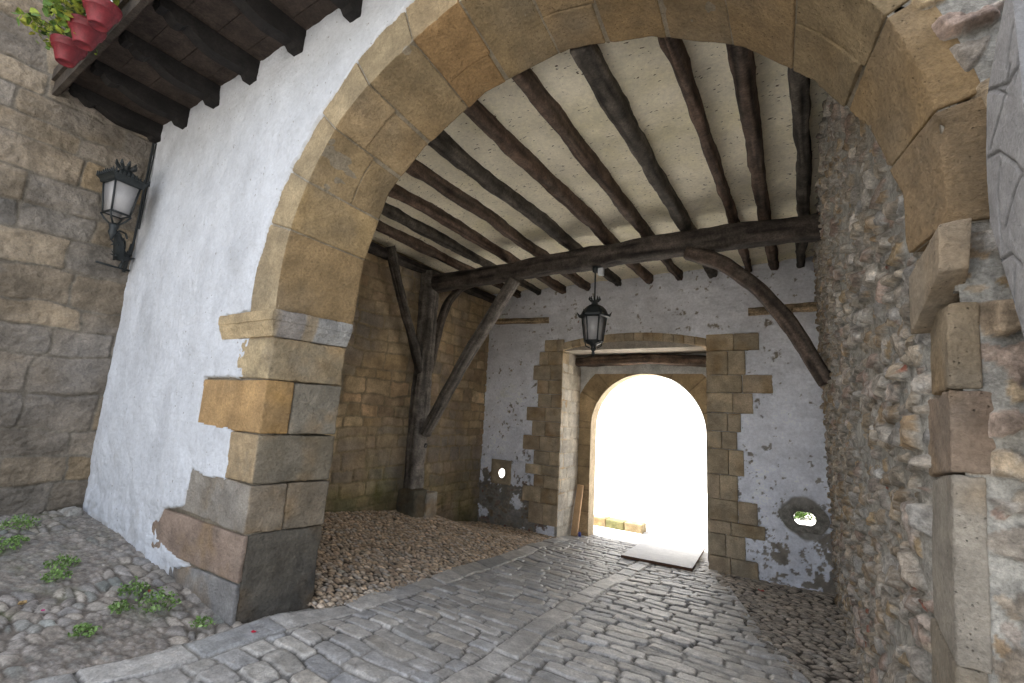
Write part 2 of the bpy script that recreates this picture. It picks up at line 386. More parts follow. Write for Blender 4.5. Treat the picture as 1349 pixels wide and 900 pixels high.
# courtyard: flat river stones sunk in dirt
xs = steps(-7.0, -3.4, lambda x: .0115+.001*max(-4.5-x, 0)); ys = steps(-.6, 2.12, lambda y: .0115)
X, Y = [a.ravel() for a in np.meshgrid(xs, ys, indexing='ij')]; P = np.stack([X, Y, 0*X], 1)
pall = [(.33,.30,.27),(.28,.265,.25),(.37,.33,.28),(.25,.24,.23),(.40,.36,.31),(.30,.26,.22),(.24,.25,.23)]
h, C, dm_, idd = pebbles(X, Y, (.155, .082), 81, pall, (.15, .13, .11), .030, .14)
dm_ = dm_**.7; h = np.minimum(h, .022+.004*hashr(idd, 50))
bury = ss(-.25, .5, fbm(P, 1.6, 3, 83)+ss(-4.4, -5.4, X)*.7+ss(1.75, 2.0, Y)*.3-.12)   # dirt covers parts of it
h2, C2, dm2, _ = pebbles(X, Y, (.060, .038), 89, pall, (.19, .165, .14), .010, .2)
C2 = C2*.62+np.array([.19, .165, .14])*.38
h = h*(1-.80*bury)+bury*(.006+h2)+fbm(P, 14, 3, 84)*.003; C = C*(1-bury[:, None]*.75)+C2*(1+.25*fbm(P, 18, 3, 85))[:, None]*bury[:, None]*.75
moss = np.clip(fbm(P, 1.8, 4, 86)+.12, 0, 1)*ss(2.0, 1.2, Y); moss = (np.clip(moss*2.2+ss(-4.2, -5.6, X)*.15*(fbm(P, 3, 3, 88)>0), 0, 1)*(.35+.65*(1-ss(.2, .8, dm_))))[:, None]*.8
C = C*(1-moss)+np.array([.095, .125, .045])*moss
Z = G(X, Y)+h-.014+fbm(P, 1.1, 2, 87)*.02
keepv = X < left_edge(Y)+.02
F = gridF(len(xs), len(ys)); F = F[keepv[F].all(1)]; used = np.unique(F); rem = np.full(len(X), -1); rem[used] = np.arange(len(used))
tag(obj('cobbled_ground', np.stack([X, Y, Z], 1)[used], rem[F], M_cobble, C=C[used]), kind='structure')

# ================================================================== LEFT CHURCH WALL (X=-6.85)
def sheet(us, vs, place, hfun, keep=None, flip=False):
    U, V_ = [a.ravel() for a in np.meshgrid(us, vs, indexing='ij')]
    h, C = hfun(U, V_)
    Pw = place(U, V_, h); F = gridF(len(us), len(vs), flip)
    if keep is not None:
        k = keep(U, V_); F = F[k[F].all(1)]
        used = np.unique(F); rem = np.full(len(U), -1); rem[used] = np.arange(len(used)); return Pw[used], rem[F], C[used]
    return Pw, F, C
def ashlar_h(seed, ch, sw, pal, depth=.02, joint=.014, jcol=(.30, .26, .20), rough=.012, warp=.03, soft=.03, kk=9, stain=.2):
    def f(u, v):
        P = np.stack([u, v, 0*u], 1); d, sid = masonry(u, v, seed, ch, sw, warp=warp, rnd=.04)
        pr = sm(np.clip((d-joint*.4+fbm(P, 12, 2, seed+2)*joint*.4)/soft, 0, 1))
        face = (hashr(sid, 4)-.5)*depth*.8+fbm(P, 5, 4, seed+1)*rough+fbm(P, 20, 4, seed+8)*rough*.45
        h = pr*depth+pr*face
        C = pick(sid, pal, kk)*(1+fbm(P, 3, 5, seed+3)*stain+fbm(P, 17, 3, seed+5)*.10)[:, None]
        gp = np.clip(fbm(P, .9, 4, seed+4), 0, 1)[:, None]*.75
        C = C*(1-gp)+np.array([.27, .25, .23])*gp
        w = ss(.1, .7, pr)[:, None]; J = np.asarray(jcol)*(1+fbm(P, 25, 2, seed+6)*.2)[:, None]
        return h, J*(1-w)+C*w
    return f
t = thing('church_wall', 'grey and ochre squared stone wall beside the wall lantern, meeting the white wall at a corner', 'wall', (-6.85, 1, 0))
V, F, C = sheet(steps(-.8, 2.10, lambda y: .013), steps(-.1, 6.2, lambda z: .013), lambda u, v, h: np.stack([-6.87+h+fbm(np.stack([u, v, 0*u], 1), .8, 2, 5)*.02, u, v], 1),
    ashlar_h(101, (.24, .42), (.45, .95), [(.27,.215,.15),(.24,.205,.165),(.28,.21,.13),(.23,.205,.175),(.26,.215,.165),(.215,.195,.17)], depth=.014, rough=.024, warp=.05, joint=.006, soft=.022, jcol=(.20, .175, .14), stain=.30))
obj('stone_face', V, F, M_ashlar, t, C)
m = MB(); m.box((-8.2, -5.6, -.5), (-6.90, 2.03, 15), (.3, .26, .2)); m.box((-8.2, -5.6, 6.15), (-6.86, 2.03, 15), (.3, .26, .2)); m.build('wall_core', M_ashlar, t)  # out-of-view height and length shaped to block the sun

# ================================================================== WHITE FACADE (Y=2.02)
YF, YB = 2.02, 2.64
c_x, c_z, c_r = -1.575, 2.33, 2.045
stone_px = [  # exposed stones left of the arch, facade plane (outer x,z taken from the photo)
    ('A', 448, 500, -3.94), ('B', 500, 572, -4.66), ('C', 572, 640, -3.95), ('D', 640, 705, -4.60), ('E', 705, 768, -5.02), ('F', 768, 820, -4.60)]
corner_z = [2.13, 1.78, 1.35, .97, .60, .26, -.12]
QUO = [tuple(at(px, py, 1, YF)[[0, 2]]) for px, py in [(328,448),(328,497),(270,496),(262,556),(298,563),(318,572),(303,590),(301,604),(306,638),(290,632),(254,618),(249,640),(243,669),(230,670),(216,673),(206,698),(206,712),(222,728),(250,747),(230,748),(226,770),(260,860),(420,860),(420,448)]]
def facade_mask(x, z):
    r = np.hypot(x-c_x, z-c_z); mk = ((r < c_r+.36) & (z > c_z)) | ((x > -3.95) & (z <= c_z) & (x < .5))
    mk |= (x > -4.36) & (x < -3.5) & (z > 2.14) & (z < 2.35)
    mk |= inpoly(x, z, QUO)
    mk |= x > .35
    return mk
def facade_h(x, z):
    P = np.stack([x, z, 0*x], 1); xn = x+fbm(P, 9, 3, 111)*.014+fbm(P, 2.6, 2, 109)*.022; zn = z+fbm(P, 9, 3, 112)*.014+fbm(P, 2.6, 2, 110)*.018
    mk = facade_mask(xn, zn).astype(float)
    n = fbm(P, 1.0, 4, 113)*.020+fbm(P, 5, 4, 114)*.007+fbm(P, 22, 3, 115)*.0022
    low = ss(1.1, .1, z-.1*np.clip(-3.6-x, 0, 4)); n = n+low*(fbm(P, 3.5, 4, 116)*.020+fbm(P, 11, 4, 108)*.007)
    h = (.016+n)*(1-mk)-.06*mk
    C = np.array([.60, .62, .655])*(1+fbm(P, 1.5, 4, 117)*.03)[:, None]
    dirt = (np.clip(fbm(P, 4, 5, 118)-.38, 0, 1)*.9*(.15+.85*low)+.5*ss(.06, .0, z-G(x, 0*x+1.9))*ss(-.2, .3, fbm(P, 8, 3, 119)))[:, None]
    C = C*(1-.10*ss(.1, .9, fbm(P*np.array([1, .45, 1]), 2.3, 4, 107))[:, None]); C = C*(1-np.clip(dirt, 0, 1))+np.array([.36, .34, .31])*np.clip(dirt, 0, 1)
    darken = (ss(-6.35, -6.85, x)*ss(2.2, 3.3, z)*ss(-.3, .6, fbm(P, 1.6, 3, 120)))[:, None]*.28  # browner, darker plaster towards the upper left corner
    C = C*(1-darken)+np.array([.42, .36, .28])*darken
    edge = mk[:, None]; C = C*(1-edge)+np.array([.45, .4, .33])*edge
    return h, C
def keepF(x, z): return ~((np.hypot(x-c_x, z-c_z) < c_r+.12) & (z > c_z)) & ~((x > -3.75) & (z <= c_z)) & (x < .36)
t = thing('facade_wall', 'tall whitewashed wall with ragged plaster edge left of the big stone arch', 'wall', (-5, 2, 0))
V, F, C = sheet(steps(-6.86, .4, lambda x: .0125), steps(-.1, 5.5, lambda z: .0125), lambda u, v, h: np.stack([u, YF-h, v], 1), facade_h, keepF)
obj('plaster_face', V, F, M_plaster, t, C)
m = MB(); m.box((-8.2, YF+.10, 4.62), (4.5, 9.35, 8.2), (.75, .75, .75)); m.box((-8.2, YF+.02, 5.45), (4.5, 2.2, 8.2), (.75, .77, .8))  # unseen storey above, added to keep sky light out of the passage
m.box((-8.2, YF+.09, -.3), (-4.0, YB-.02, 4.7), (.6, .55, .5))
# masonry above the arch, behind the plaster, with the arch opening
th = np.linspace(0, math.pi, 41); ring = [(c_x+(c_r+.13)*math.cos(a), c_z+(c_r+.13)*math.sin(a)) for a in th]
for y in (YF+.09, YB-.01):
    Vv = [(x, y, z) for x, z in ring]+[(x, y, 4.7) for x, z in ring]; n = len(ring)
    m.add(Vv, [(i, i+1, n+i+1, n+i) for i in range(n-1)], (.5, .42, .3))
m.box((-4.05, YB-.03, 2.3), (-3.66, YB-.011, 4.7), (.5, .42, .3))
m.build('wall_core', M_ashlar, t)

# ================================================================== ARCH AND PIER
arch = thing('stone_arch', 'wide round arch of worn ochre voussoirs on a quoined pier, framing the passage', 'arch', (-1.6, 2.3, 0))
Bx = np.array([(-3.40, 2.32), (-3.36, 2.89), (-3.10, 3.56), (-2.71, 3.89), (-2.08, 4.20), (-1.33, 4.28), (-.73, 4.11), (-.2, 3.80), (.13, 3.46), (.30, 3.00), (.39, 2.58), (.385, 2.25)])
By = np.array([2.64]*8+[2.64, 2.42, 2.28, 2.24])
bt = np.arctan2(Bx[:, 1]-c_z+.02, Bx[:, 0]-c_x)[::-1]; bxr = Bx[::-1, 0]; bzr = Bx[::-1, 1]; byr = By[::-1]
Ft = np.arctan2(np.array([0, .30, .47, .66, .91, 1.56, 2.06, 1.9, 1.56, .78, 0]), np.array([2.02, 2.03, 2.02, 1.98, 1.9, 1.3, -.33, -.83, -1.46, -1.95, -2.02]))
Fr = np.hypot(np.array([0, .30, .47, .66, .91, 1.56, 2.06, 1.9, 1.56, .78, 0]), np.array([2.02, 2.03, 2.02, 1.98, 1.9, 1.3, -.33, -.83, -1.46, -1.95, -2.02]))
def Fp(a): r = np.interp(a, Ft, Fr); return np.array([c_x+r*math.cos(a), YF, c_z+r*math.sin(a)])
def Bp(a): return np.array([np.interp(a, bt, bxr), np.interp(a, bt, byr), np.interp(a, bt, bzr)])
cuts = [0, .21, .43, .66, .86, 1.07, 1.29, 1.49, 1.72, 1.93, 2.16, 2.37, 2.60, 2.80, math.pi]
vcol = [(.38,.28,.17),(.42,.31,.18),(.36,.29,.19),(.40,.30,.18),(.33,.26,.17),(.37,.28,.17),(.39,.30,.19),(.34,.27,.17),(.38,.26,.14),(.36,.29,.19),(.43,.34,.22),(.38,.30,.19),(.44,.34,.20),(.36,.27,.16)]
m = MB()
PS = {2: .5, 5: .4, 8: .62, 10: .42, 11: .58, 6: .55}
for i, ps in [(i_, p_) for i_ in range(len(cuts)-1) for p_ in ((0, 1) if i_ in PS else (0,))]:
    ylo, yhi = (0, 1) if i not in PS else ((0, PS[i]-.004) if ps == 0 else (PS[i]+.004, 1))
    a, b = cuts[i]+.0035+(.010 if ps else 0), cuts[i+1]-.0035
    nsub = 3; ang = np.linspace(a, b, nsub+1)
    # one curved stone made as a chain of hex cells morphed from a single rounded block
    V0, F0, C0 = blk(cbox(0, 1, 0, 1, 0, 1), 200+i, .02, .0, 0, vcol[i])
    def mapv(Q):
        out = np.zeros_like(Q); ring_t = .37 if math.cos((a+b)/2) < .55 else .13
        for k, (s_, y_, r_) in enumerate(Q):
            y_ = ylo+(yhi-ylo)*y_
            an = a+(b-a)*s_; f = Fp(an); g = Bp(an); rad = np.array([math.cos(an), 0, math.sin(an)])
            out[k] = (f*(1-y_)+g*y_)+rad*ring_t*r_
        return out
    n_s, n_y, n_r = 16, 22, 12
    A = [np.unique(np.concatenate([np.linspace(0, 1, n_s), [.02, .98]])), np.unique(np.concatenate([np.linspace(0, 1, n_y), [.012, .988]])), np.unique(np.concatenate([np.linspace(0, 1, n_r), [.02, .98]]))]
    Vs, Fs, off = [], [], 0
    for k in range(3):
        p_, q_ = [(1, 2), (2, 0), (0, 1)][k]; aa, bb = np.meshgrid(A[p_], A[q_], indexing='ij')
        for side in (0, 1):
            pp = np.zeros((aa.size, 3)); pp[:, p_] = aa.ravel(); pp[:, q_] = bb.ravel(); pp[:, k] = side
            Vs.append(pp); Fs.append(gridF(len(A[p_]), len(A[q_]), side == 0)+off); off += len(pp)
    Q = np.concatenate(Vs); Fq = np.concatenate(Fs); key = np.round(Q*1e5).astype(np.int64)
    _, first, inv = np.unique(key, axis=0, return_index=True, return_inverse=True); inv = inv.ravel(); Q = Q[first]; Fq = inv[Fq]
    sz = np.array([.45, .62, .37]); q = Q*sz; rd = .010; inn = np.clip(q, rd, sz-rd); dd = q-inn; ll = np.linalg.norm(dd, axis=1); ll[ll == 0] = 1
    q = inn+dd/ll[:, None]*np.minimum(rd, ll)[:, None]; Pw = mapv(q/sz)
    cen = Pw.mean(0); mid_a = (a+b)/2; rdir = np.array([math.cos(mid_a), 0, math.sin(mid_a)])
    face = (fbm(Pw, 4, 3, 210+i)*.007+fbm(Pw, 18, 4, 220+i)*.0028)+(hashr(np.array([i*7+3+ps*5]), 2)[0]-.5)*.018
    low = 1-q[:, 2]/sz[2]
    Pw = Pw+rdir*(face*low)[:, None]; Pw[:, 1] += face*.8*(1-q[:, 1]/sz[1])
    brk = (ps == 0)*np.clip(fbm(Pw, 7, 3, 230+i)-.5, 0, 1)*.05*np.exp(-((q[:, 1]/.05)**2+(q[:, 2]/.05)**2)); Pw = Pw+rdir*brk[:, None]; Pw[:, 1] += brk
    st = 1+fbm(Pw, 3, 5, 240+i)*.16+fbm(Pw, 15, 3, 241+i)*.06
    Cc = np.array(vcol[i])*(1 if ps == 0 else .9)*np.array([.80, .735, .63])*st[:, None]; gg = np.clip(fbm(Pw, 2.2, 4, 242+i), 0, 1)[:, None]*.5; oc_ = np.clip(fbm(Pw, 1.7, 4, 262), 0, 1)[:, None]*.5; Cc = Cc*(1-oc_)+np.array([.34, .22, .10])*oc_; Cc = Cc*(1-gg)+np.array([.19, .165, .125])*gg
    pale = ((q[:, 1] < .006) & (ps == 0)).astype(float)[:, None]*(.6 if mid_a > 1.6 else 0); Cc = Cc*(1-pale)+np.array([.50, .41, .27])*(1+.2*fbm(Pw, 7, 4, 250+i))[:, None]*pale  # left ring's front face made paler: its light is painted in
    m.add(Pw, Fq.tolist(), Cc)
# mortar core behind the joints
for j in range(60):
    a, b = math.pi*j/60, math.pi*(j+1)/60; q4 = []
    for an in (a, b):
        rad = np.array([math.cos(an), 0, math.sin(an)]); q4 += [Fp(an)+rad*.008+np.array([0, .01, 0]), Bp(an)+rad*.008]
    m.add(q4, [(0, 1, 3, 2)], (.27, .225, .16))
    q4 = []
    for an in (a, b):
        rad = np.array([math.cos(an), 0, math.sin(an)]); w_ = .34 if math.cos(an) < .55 else .12; q4 += [Fp(an)+rad*.008+np.array([0, .012, 0]), Fp(an)+rad*w_+np.array([0, .012, 0])]
    m.add(q4, [(0, 1, 3, 2)], (.42, .38, .31))
m.build('voussoir_ring', M_ashlar, arch, True)

# left pier, course by course
def revx(y, z): return (-3.585+.008*(z))+(y-YF)*(.19-.06*max(0, 1-z))*1.0
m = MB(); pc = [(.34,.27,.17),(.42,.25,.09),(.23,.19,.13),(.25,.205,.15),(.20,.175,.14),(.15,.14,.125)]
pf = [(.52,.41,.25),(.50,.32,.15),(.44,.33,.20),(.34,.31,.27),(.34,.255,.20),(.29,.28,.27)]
split = [None, 2.24, None, 2.30, None, 2.25]; outx = [-4.05, -4.76, -4.06, -4.72, -5.12, -4.72]
for i in range(6):
    z1, z0 = corner_z[i], corner_z[i+1]; g_ = .005
    ysp = split[i] or YB; ox_ = outx[i]
    # the stone that shows on the facade and turns the corner
    xc0, xc1 = revx(YF, z0), revx(ysp, z0); xt0, xt1 = revx(YF, z1), revx(ysp, z1)
    sl = .03*(i > 2)
    if i >= 4:
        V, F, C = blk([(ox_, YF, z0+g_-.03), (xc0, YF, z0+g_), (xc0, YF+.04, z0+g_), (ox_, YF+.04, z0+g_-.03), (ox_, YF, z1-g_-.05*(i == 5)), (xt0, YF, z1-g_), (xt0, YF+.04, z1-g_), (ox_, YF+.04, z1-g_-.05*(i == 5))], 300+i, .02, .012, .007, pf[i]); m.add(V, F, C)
        if i == 4:
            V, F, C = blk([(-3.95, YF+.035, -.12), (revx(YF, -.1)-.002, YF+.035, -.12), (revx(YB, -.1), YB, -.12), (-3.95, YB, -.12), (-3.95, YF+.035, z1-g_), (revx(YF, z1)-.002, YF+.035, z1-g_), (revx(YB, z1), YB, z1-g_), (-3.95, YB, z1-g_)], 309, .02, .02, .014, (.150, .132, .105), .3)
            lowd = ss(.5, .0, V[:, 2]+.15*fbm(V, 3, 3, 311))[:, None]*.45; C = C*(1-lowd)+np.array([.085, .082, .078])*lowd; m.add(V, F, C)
        continue
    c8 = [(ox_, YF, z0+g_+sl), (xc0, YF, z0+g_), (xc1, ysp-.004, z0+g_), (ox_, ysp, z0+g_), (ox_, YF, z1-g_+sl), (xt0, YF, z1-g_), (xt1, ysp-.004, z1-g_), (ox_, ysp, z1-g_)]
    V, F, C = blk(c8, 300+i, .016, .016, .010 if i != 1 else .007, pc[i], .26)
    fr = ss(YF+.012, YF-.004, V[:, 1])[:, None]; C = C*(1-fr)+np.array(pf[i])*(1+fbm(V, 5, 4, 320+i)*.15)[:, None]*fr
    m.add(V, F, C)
    if split[i]:
        c8 = [(-3.95, ysp+.005, z0+g_), (xc1, ysp+.005, z0+g_), (revx(YB, z0), YB, z0+g_), (-3.95, YB, z0+g_), (-3.95, ysp+.005, z1-g_), (xt1, ysp+.005, z1-g_), (revx(YB, z1), YB, z1-g_), (-3.95, YB, z1-g_)]
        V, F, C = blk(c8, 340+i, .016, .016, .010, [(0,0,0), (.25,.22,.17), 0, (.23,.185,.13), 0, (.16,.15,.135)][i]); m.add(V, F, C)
m.box((-4.9, YF+.025, -.3), (-3.60, YB-.02, 2.2), (.30, .26, .20))
m.build('pier', M_ashlar, arch, True)
# impost of the left pier: moulded slab turning the corner
def impost(name, path, prof, seed, cols):
    """sweep the moulding profile (out, z) along the plan path (points with outward dirs)"""
    ns = []
    for (p, n_) in path: ns.append((np.array(p, float), np.array(n_, float)))
    V, Cc = [], []
    for j, (p, n_) in enumerate(ns):
        for k, (o_, z_) in enumerate(prof): V.append((p[0]+n_[0]*o_, p[1]+n_[1]*o_, z_)); Cc.append(cols[j])
    V = np.array(V); Cc = np.array(Cc, float); np_, nk = len(ns), len(prof)
    F = [(i*nk+k, (i+1)*nk+k, (i+1)*nk+k+1, i*nk+k+1) for i in range(np_-1) for k in range(nk-1)]
    F += [list(range(nk))[::-1], [(np_-1)*nk+k for k in range(nk)]]
    nn = fbm(V, 12, 3, seed)*.006; V = V+np.stack([nn, -nn, nn*.6], 1)
    Cc = Cc*(1+fbm(V, 8, 4, seed+1)*.2)[:, None]
    return obj(name, V, F, M_ashlar, arch, Cc, False)
def interp_path(pts, n):
    out = []
    for i in range(len(pts)-1):
        for k in range(n): t_ = k/n; out.append((tuple(np.array(pts[i][0])*(1-t_)+np.array(pts[i+1][0])*t_), pts[i][1] if k < n*.999 and k > 0 or k == 0 else pts[i+1][1]))
    out.append(pts[-1]); return out
prof = [(-.03, 2.125), (.012, 2.13), (.018, 2.15), (.030, 2.185), (.045, 2.215), (.052, 2.25), (.060, 2.255), (.062, 2.30), (.058, 2.335), (.03, 2.345), (-.04, 2.35)]
px0 = revx(YF, 2.2); px1 = revx(YB, 2.2)
pth = [((-4.36+.01*k*0, YF), (0, -1))]
pth = [(((-4.36)*(1-s_)+px0*s_, YF), (0, -1)) for s_ in np.linspace(0, 1, 26)[:-1]]+[((px0, YF), (1, -1))]+[((px0+(px1-px0)*s_, YF+(YB-.01-YF)*s_), (1, 0)) for s_ in np.linspace(0, 1, 26)[1:]]
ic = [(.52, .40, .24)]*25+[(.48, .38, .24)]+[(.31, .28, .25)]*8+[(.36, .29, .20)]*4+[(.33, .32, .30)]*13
impost('impost', pth, prof, 360, ic)
m = MB(); V, F, C = blk(cbox(-3.95, px0-.02, YF+.01, YB-.02, 2.10, 2.42), 365, .05, .01, .004, (.4, .31, .2)); m.add(V, F, C); m.build('impost_core', M_ashlar, arch, True)

# right jamb: ashlar strip on the corner of the rubble
def jx(z): return .315+.055*z
m = MB(); jz = [-.1, .42, .93, 1.50, 1.77, 2.06]; jcol = [(.33,.29,.23),(.34,.29,.22),(.38,.34,.28),(.35,.26,.19),(.40,.31,.20)]
bw = [.30, .33, .28, .33, .26]; fw = [.07, .07, .08, .11, .08]
for i in range(5):
    z0, z1 = jz[i], jz[i+1]
    tl_ = [0, .0, -.05, .035, .01, 0]; a_, b_ = tl_[i], tl_[i+1]
    c8 = [(jx(z0), YF, z0+.003), (jx(z0)+fw[i], YF, z0+.003), (jx(z0)+fw[i], YF+bw[i], z0+.003-a_), (jx(z0), YF+bw[i], z0+.003-a_), (jx(z1), YF, z1-.003), (jx(z1)+fw[i], YF, z1-.003), (jx(z1)+fw[i], YF+bw[i], z1-.003-b_), (jx(z1), YF+bw[i], z1-.003-b_)]
    V, F, C = blk(c8, 380+i, .008, .010, .008, np.array(jcol[i])*.9); m.add(V, F, C)
m.build('jamb', M_ashlar, arch, True)
m = MB()
V, F, C = blk([at(1237, 358, 1, 1.965), at(1277, 353, 1, 1.965), at(1199, 442, 1, 2.27)+np.array([.12, 0, .01]), at(1199, 442, 1, 2.27), at(1237, 296, 1, 1.965), at(1281, 286, 1, 1.965), at(1197, 372, 1, 2.27)+np.array([.12, 0, .1]), at(1197, 372, 1, 2.27)+np.array([0, 0, .02])], 390, .010, .004, .003, (.36, .28, .19)); m.add(V, F, C)
V[:, 0] += 0; o = m.build('impost', M_ashlar, arch, True)
# ================================================================== RUBBLE WALL (right side of the passage, and its facade end)
RUB = [(.46,.39,.30),(.40,.35,.29),(.44,.32,.18),(.50,.45,.39),(.42,.31,.25),(.33,.28,.22),(.54,.49,.42),(.39,.28,.17),(.38,.32,.25),(.44,.42,.39)]
def rubble_h(seed, big=(.17, .125), small=(.075, .055), mort=(.42, .40, .355), hb=.036, stretch=1.0, dense=.5):
    def f(u, v):
        P = np.stack([u, v, 0*u], 1); uw = u+fbm(P, 4, 3, seed)*.05; vw = v+fbm(P, 4, 3, seed+1)*.045
        f1, f2, i1_, ox, oy = voronoi(uw, vw, big, seed)
        e1 = f2-f1; on = hashr(i1_, 31) > .20
        k1 = np.clip((e1-.29+.15*fbm(P, 10, 4, seed+2))/.13, 0, 1)*on
        g1, g2, i2_, px, py = voronoi(uw+5, vw+3, small, seed+9)
        e2 = g2-g1; on2 = hashr(i2_, 33) > dense
        k2 = np.clip((e2-.26+.15*fbm(P, 22, 3, seed+3))/.22, 0, 1)*on2*(1-np.clip(k1*4, 0, 1))
        p1 = sm(k1)**.45; p2 = sm(k2)**.6
        tl = ox*(hashr(i1_, 34)-.5)*2.2+oy*((hashr(i1_, 35)-.5)*2.2-.4)
        fac = np.abs(fbm(P, 9, 4, seed+4))*.45+np.abs(fbm(P, 24, 3, seed+12))*.20
        h = p1*hb*(.55+.9*hashr(i1_, 36)+tl*.5-fac*.55)+p2*hb*.5*(.6+.7*hashr(i2_, 37)-fac*.5)
        w1 = ss(.02, .22, k1)[:, None]; w2 = ss(.02, .25, k2)[:, None]
        h = h+fbm(P, 3, 3, seed+5)*.012+fbm(P, 14, 4, seed+6)*(.003+.006*np.maximum(k1, k2))
        C = np.asarray(mort)*(1+fbm(P, 6, 4, seed+7)*.18)[:, None]
        gb = ss(-.1, .9, fbm(P, 1.3, 3, seed+14))[:, None]*.6; C = C*(1-gb*.6)+np.array([.36, .31, .24])*gb*.6
        wh = np.clip(fbm(P, 13, 4, seed+8)*2.2-.45, 0, 1)[:, None]*.6
        S1 = pick(i1_, RUB, 12); S1 = S1*(1-wh)+np.array([.55, .53, .49])*wh; S1 = S1*(1+fbm(P, 24, 4, seed+10)*.42)[:, None]
        S2 = pick(i2_, RUB, 15)*(1+fbm(P, 22, 3, seed+11)*.2)[:, None]
        red = (hashr(i2_, 40) > .975)[:, None]; S2 = np.where(red, np.array([.38, .16, .11]), S2)
        C = C*(1-w2)+S2*w2; C = C*(1-w1)+S1*w1
        return h, C
    return f
rub = thing('rubble_wall', 'rough rubble wall of small knobbly stones in grey mortar, right of the passage', 'wall', (.4, 5, 0))
def wallx(Y, z): 
    n_ = jx(np.clip(z, -.5, 2.4)); n_ = np.where(z > 2.32, n_-.02*(z-2.32), n_); f_ = .335-.012*z
    s_ = np.clip((Y-2.3)/2.2, 0, 1); return n_*(1-s_)+f_*s_+.004
def pl(u, v, h):
    k_ = ss(2.27, 2.36, u-.04*(v < 1.5)); k_ = np.where(v > 2.35, ss(0, .09, u-np.interp(np.arctan2(v-c_z, wallx(u, v)-c_x), bt, byr)+.10), k_); h = h*k_-.03*(1-k_)
    return np.stack([wallx(u, v)-h, u, v], 1)
V, F, C = sheet(steps(2.14, 8.62, lambda y: .006*max(1, (y/2.2))**1.3), steps(-.75, 4.55, lambda z: .011), pl, rubble_h(401, big=(.185, .105), hb=.042, dense=.70))
obj('passage_face', V, F, M_rubble, rub, C)
def fdist(x, z): return np.where(z > 2.3, np.hypot(x-c_x, z-c_z)-(c_r+.125), x-jx(z)-.085)
def facekeep(x, z): return (x > np.where(z > 2.3, c_x+np.sqrt(np.maximum((c_r+.08)**2-np.clip(z-c_z, 0, None)**2, 0)), jx(z)+.03))
V, F, C = sheet(steps(-1.0, 1.6, lambda x: .0075 if -.0 < x < .9 else .03), steps(-.1, 5.5, lambda z: .0085 if z < 3.6 else .03), lambda u, v, h: np.stack([u, YF+.012-(h*1.0+.004)*ss(0, .03, fdist(u, v)), v], 1), rubble_h(431, big=(.21, .15), small=(.07, .06), hb=.038, dense=.55), lambda x, z: facekeep(x, z) & (x > .36))
obj('front_face', V, F, M_rubble, rub, C)
m = MB(); m.box((.50, YF+.11, -.8), (4.5, 9.3, 4.6), (.4, .35, .3)); m.box((1.5, YF+.02, -.3), (4.5, YF+.12, 5.5), (.4, .35, .3)); m.box((.455, YF+.015, 2.1), (.75, YF+.12, 2.5), (.36, .33, .28)); m.build('wall_core', M_rubble, rub)

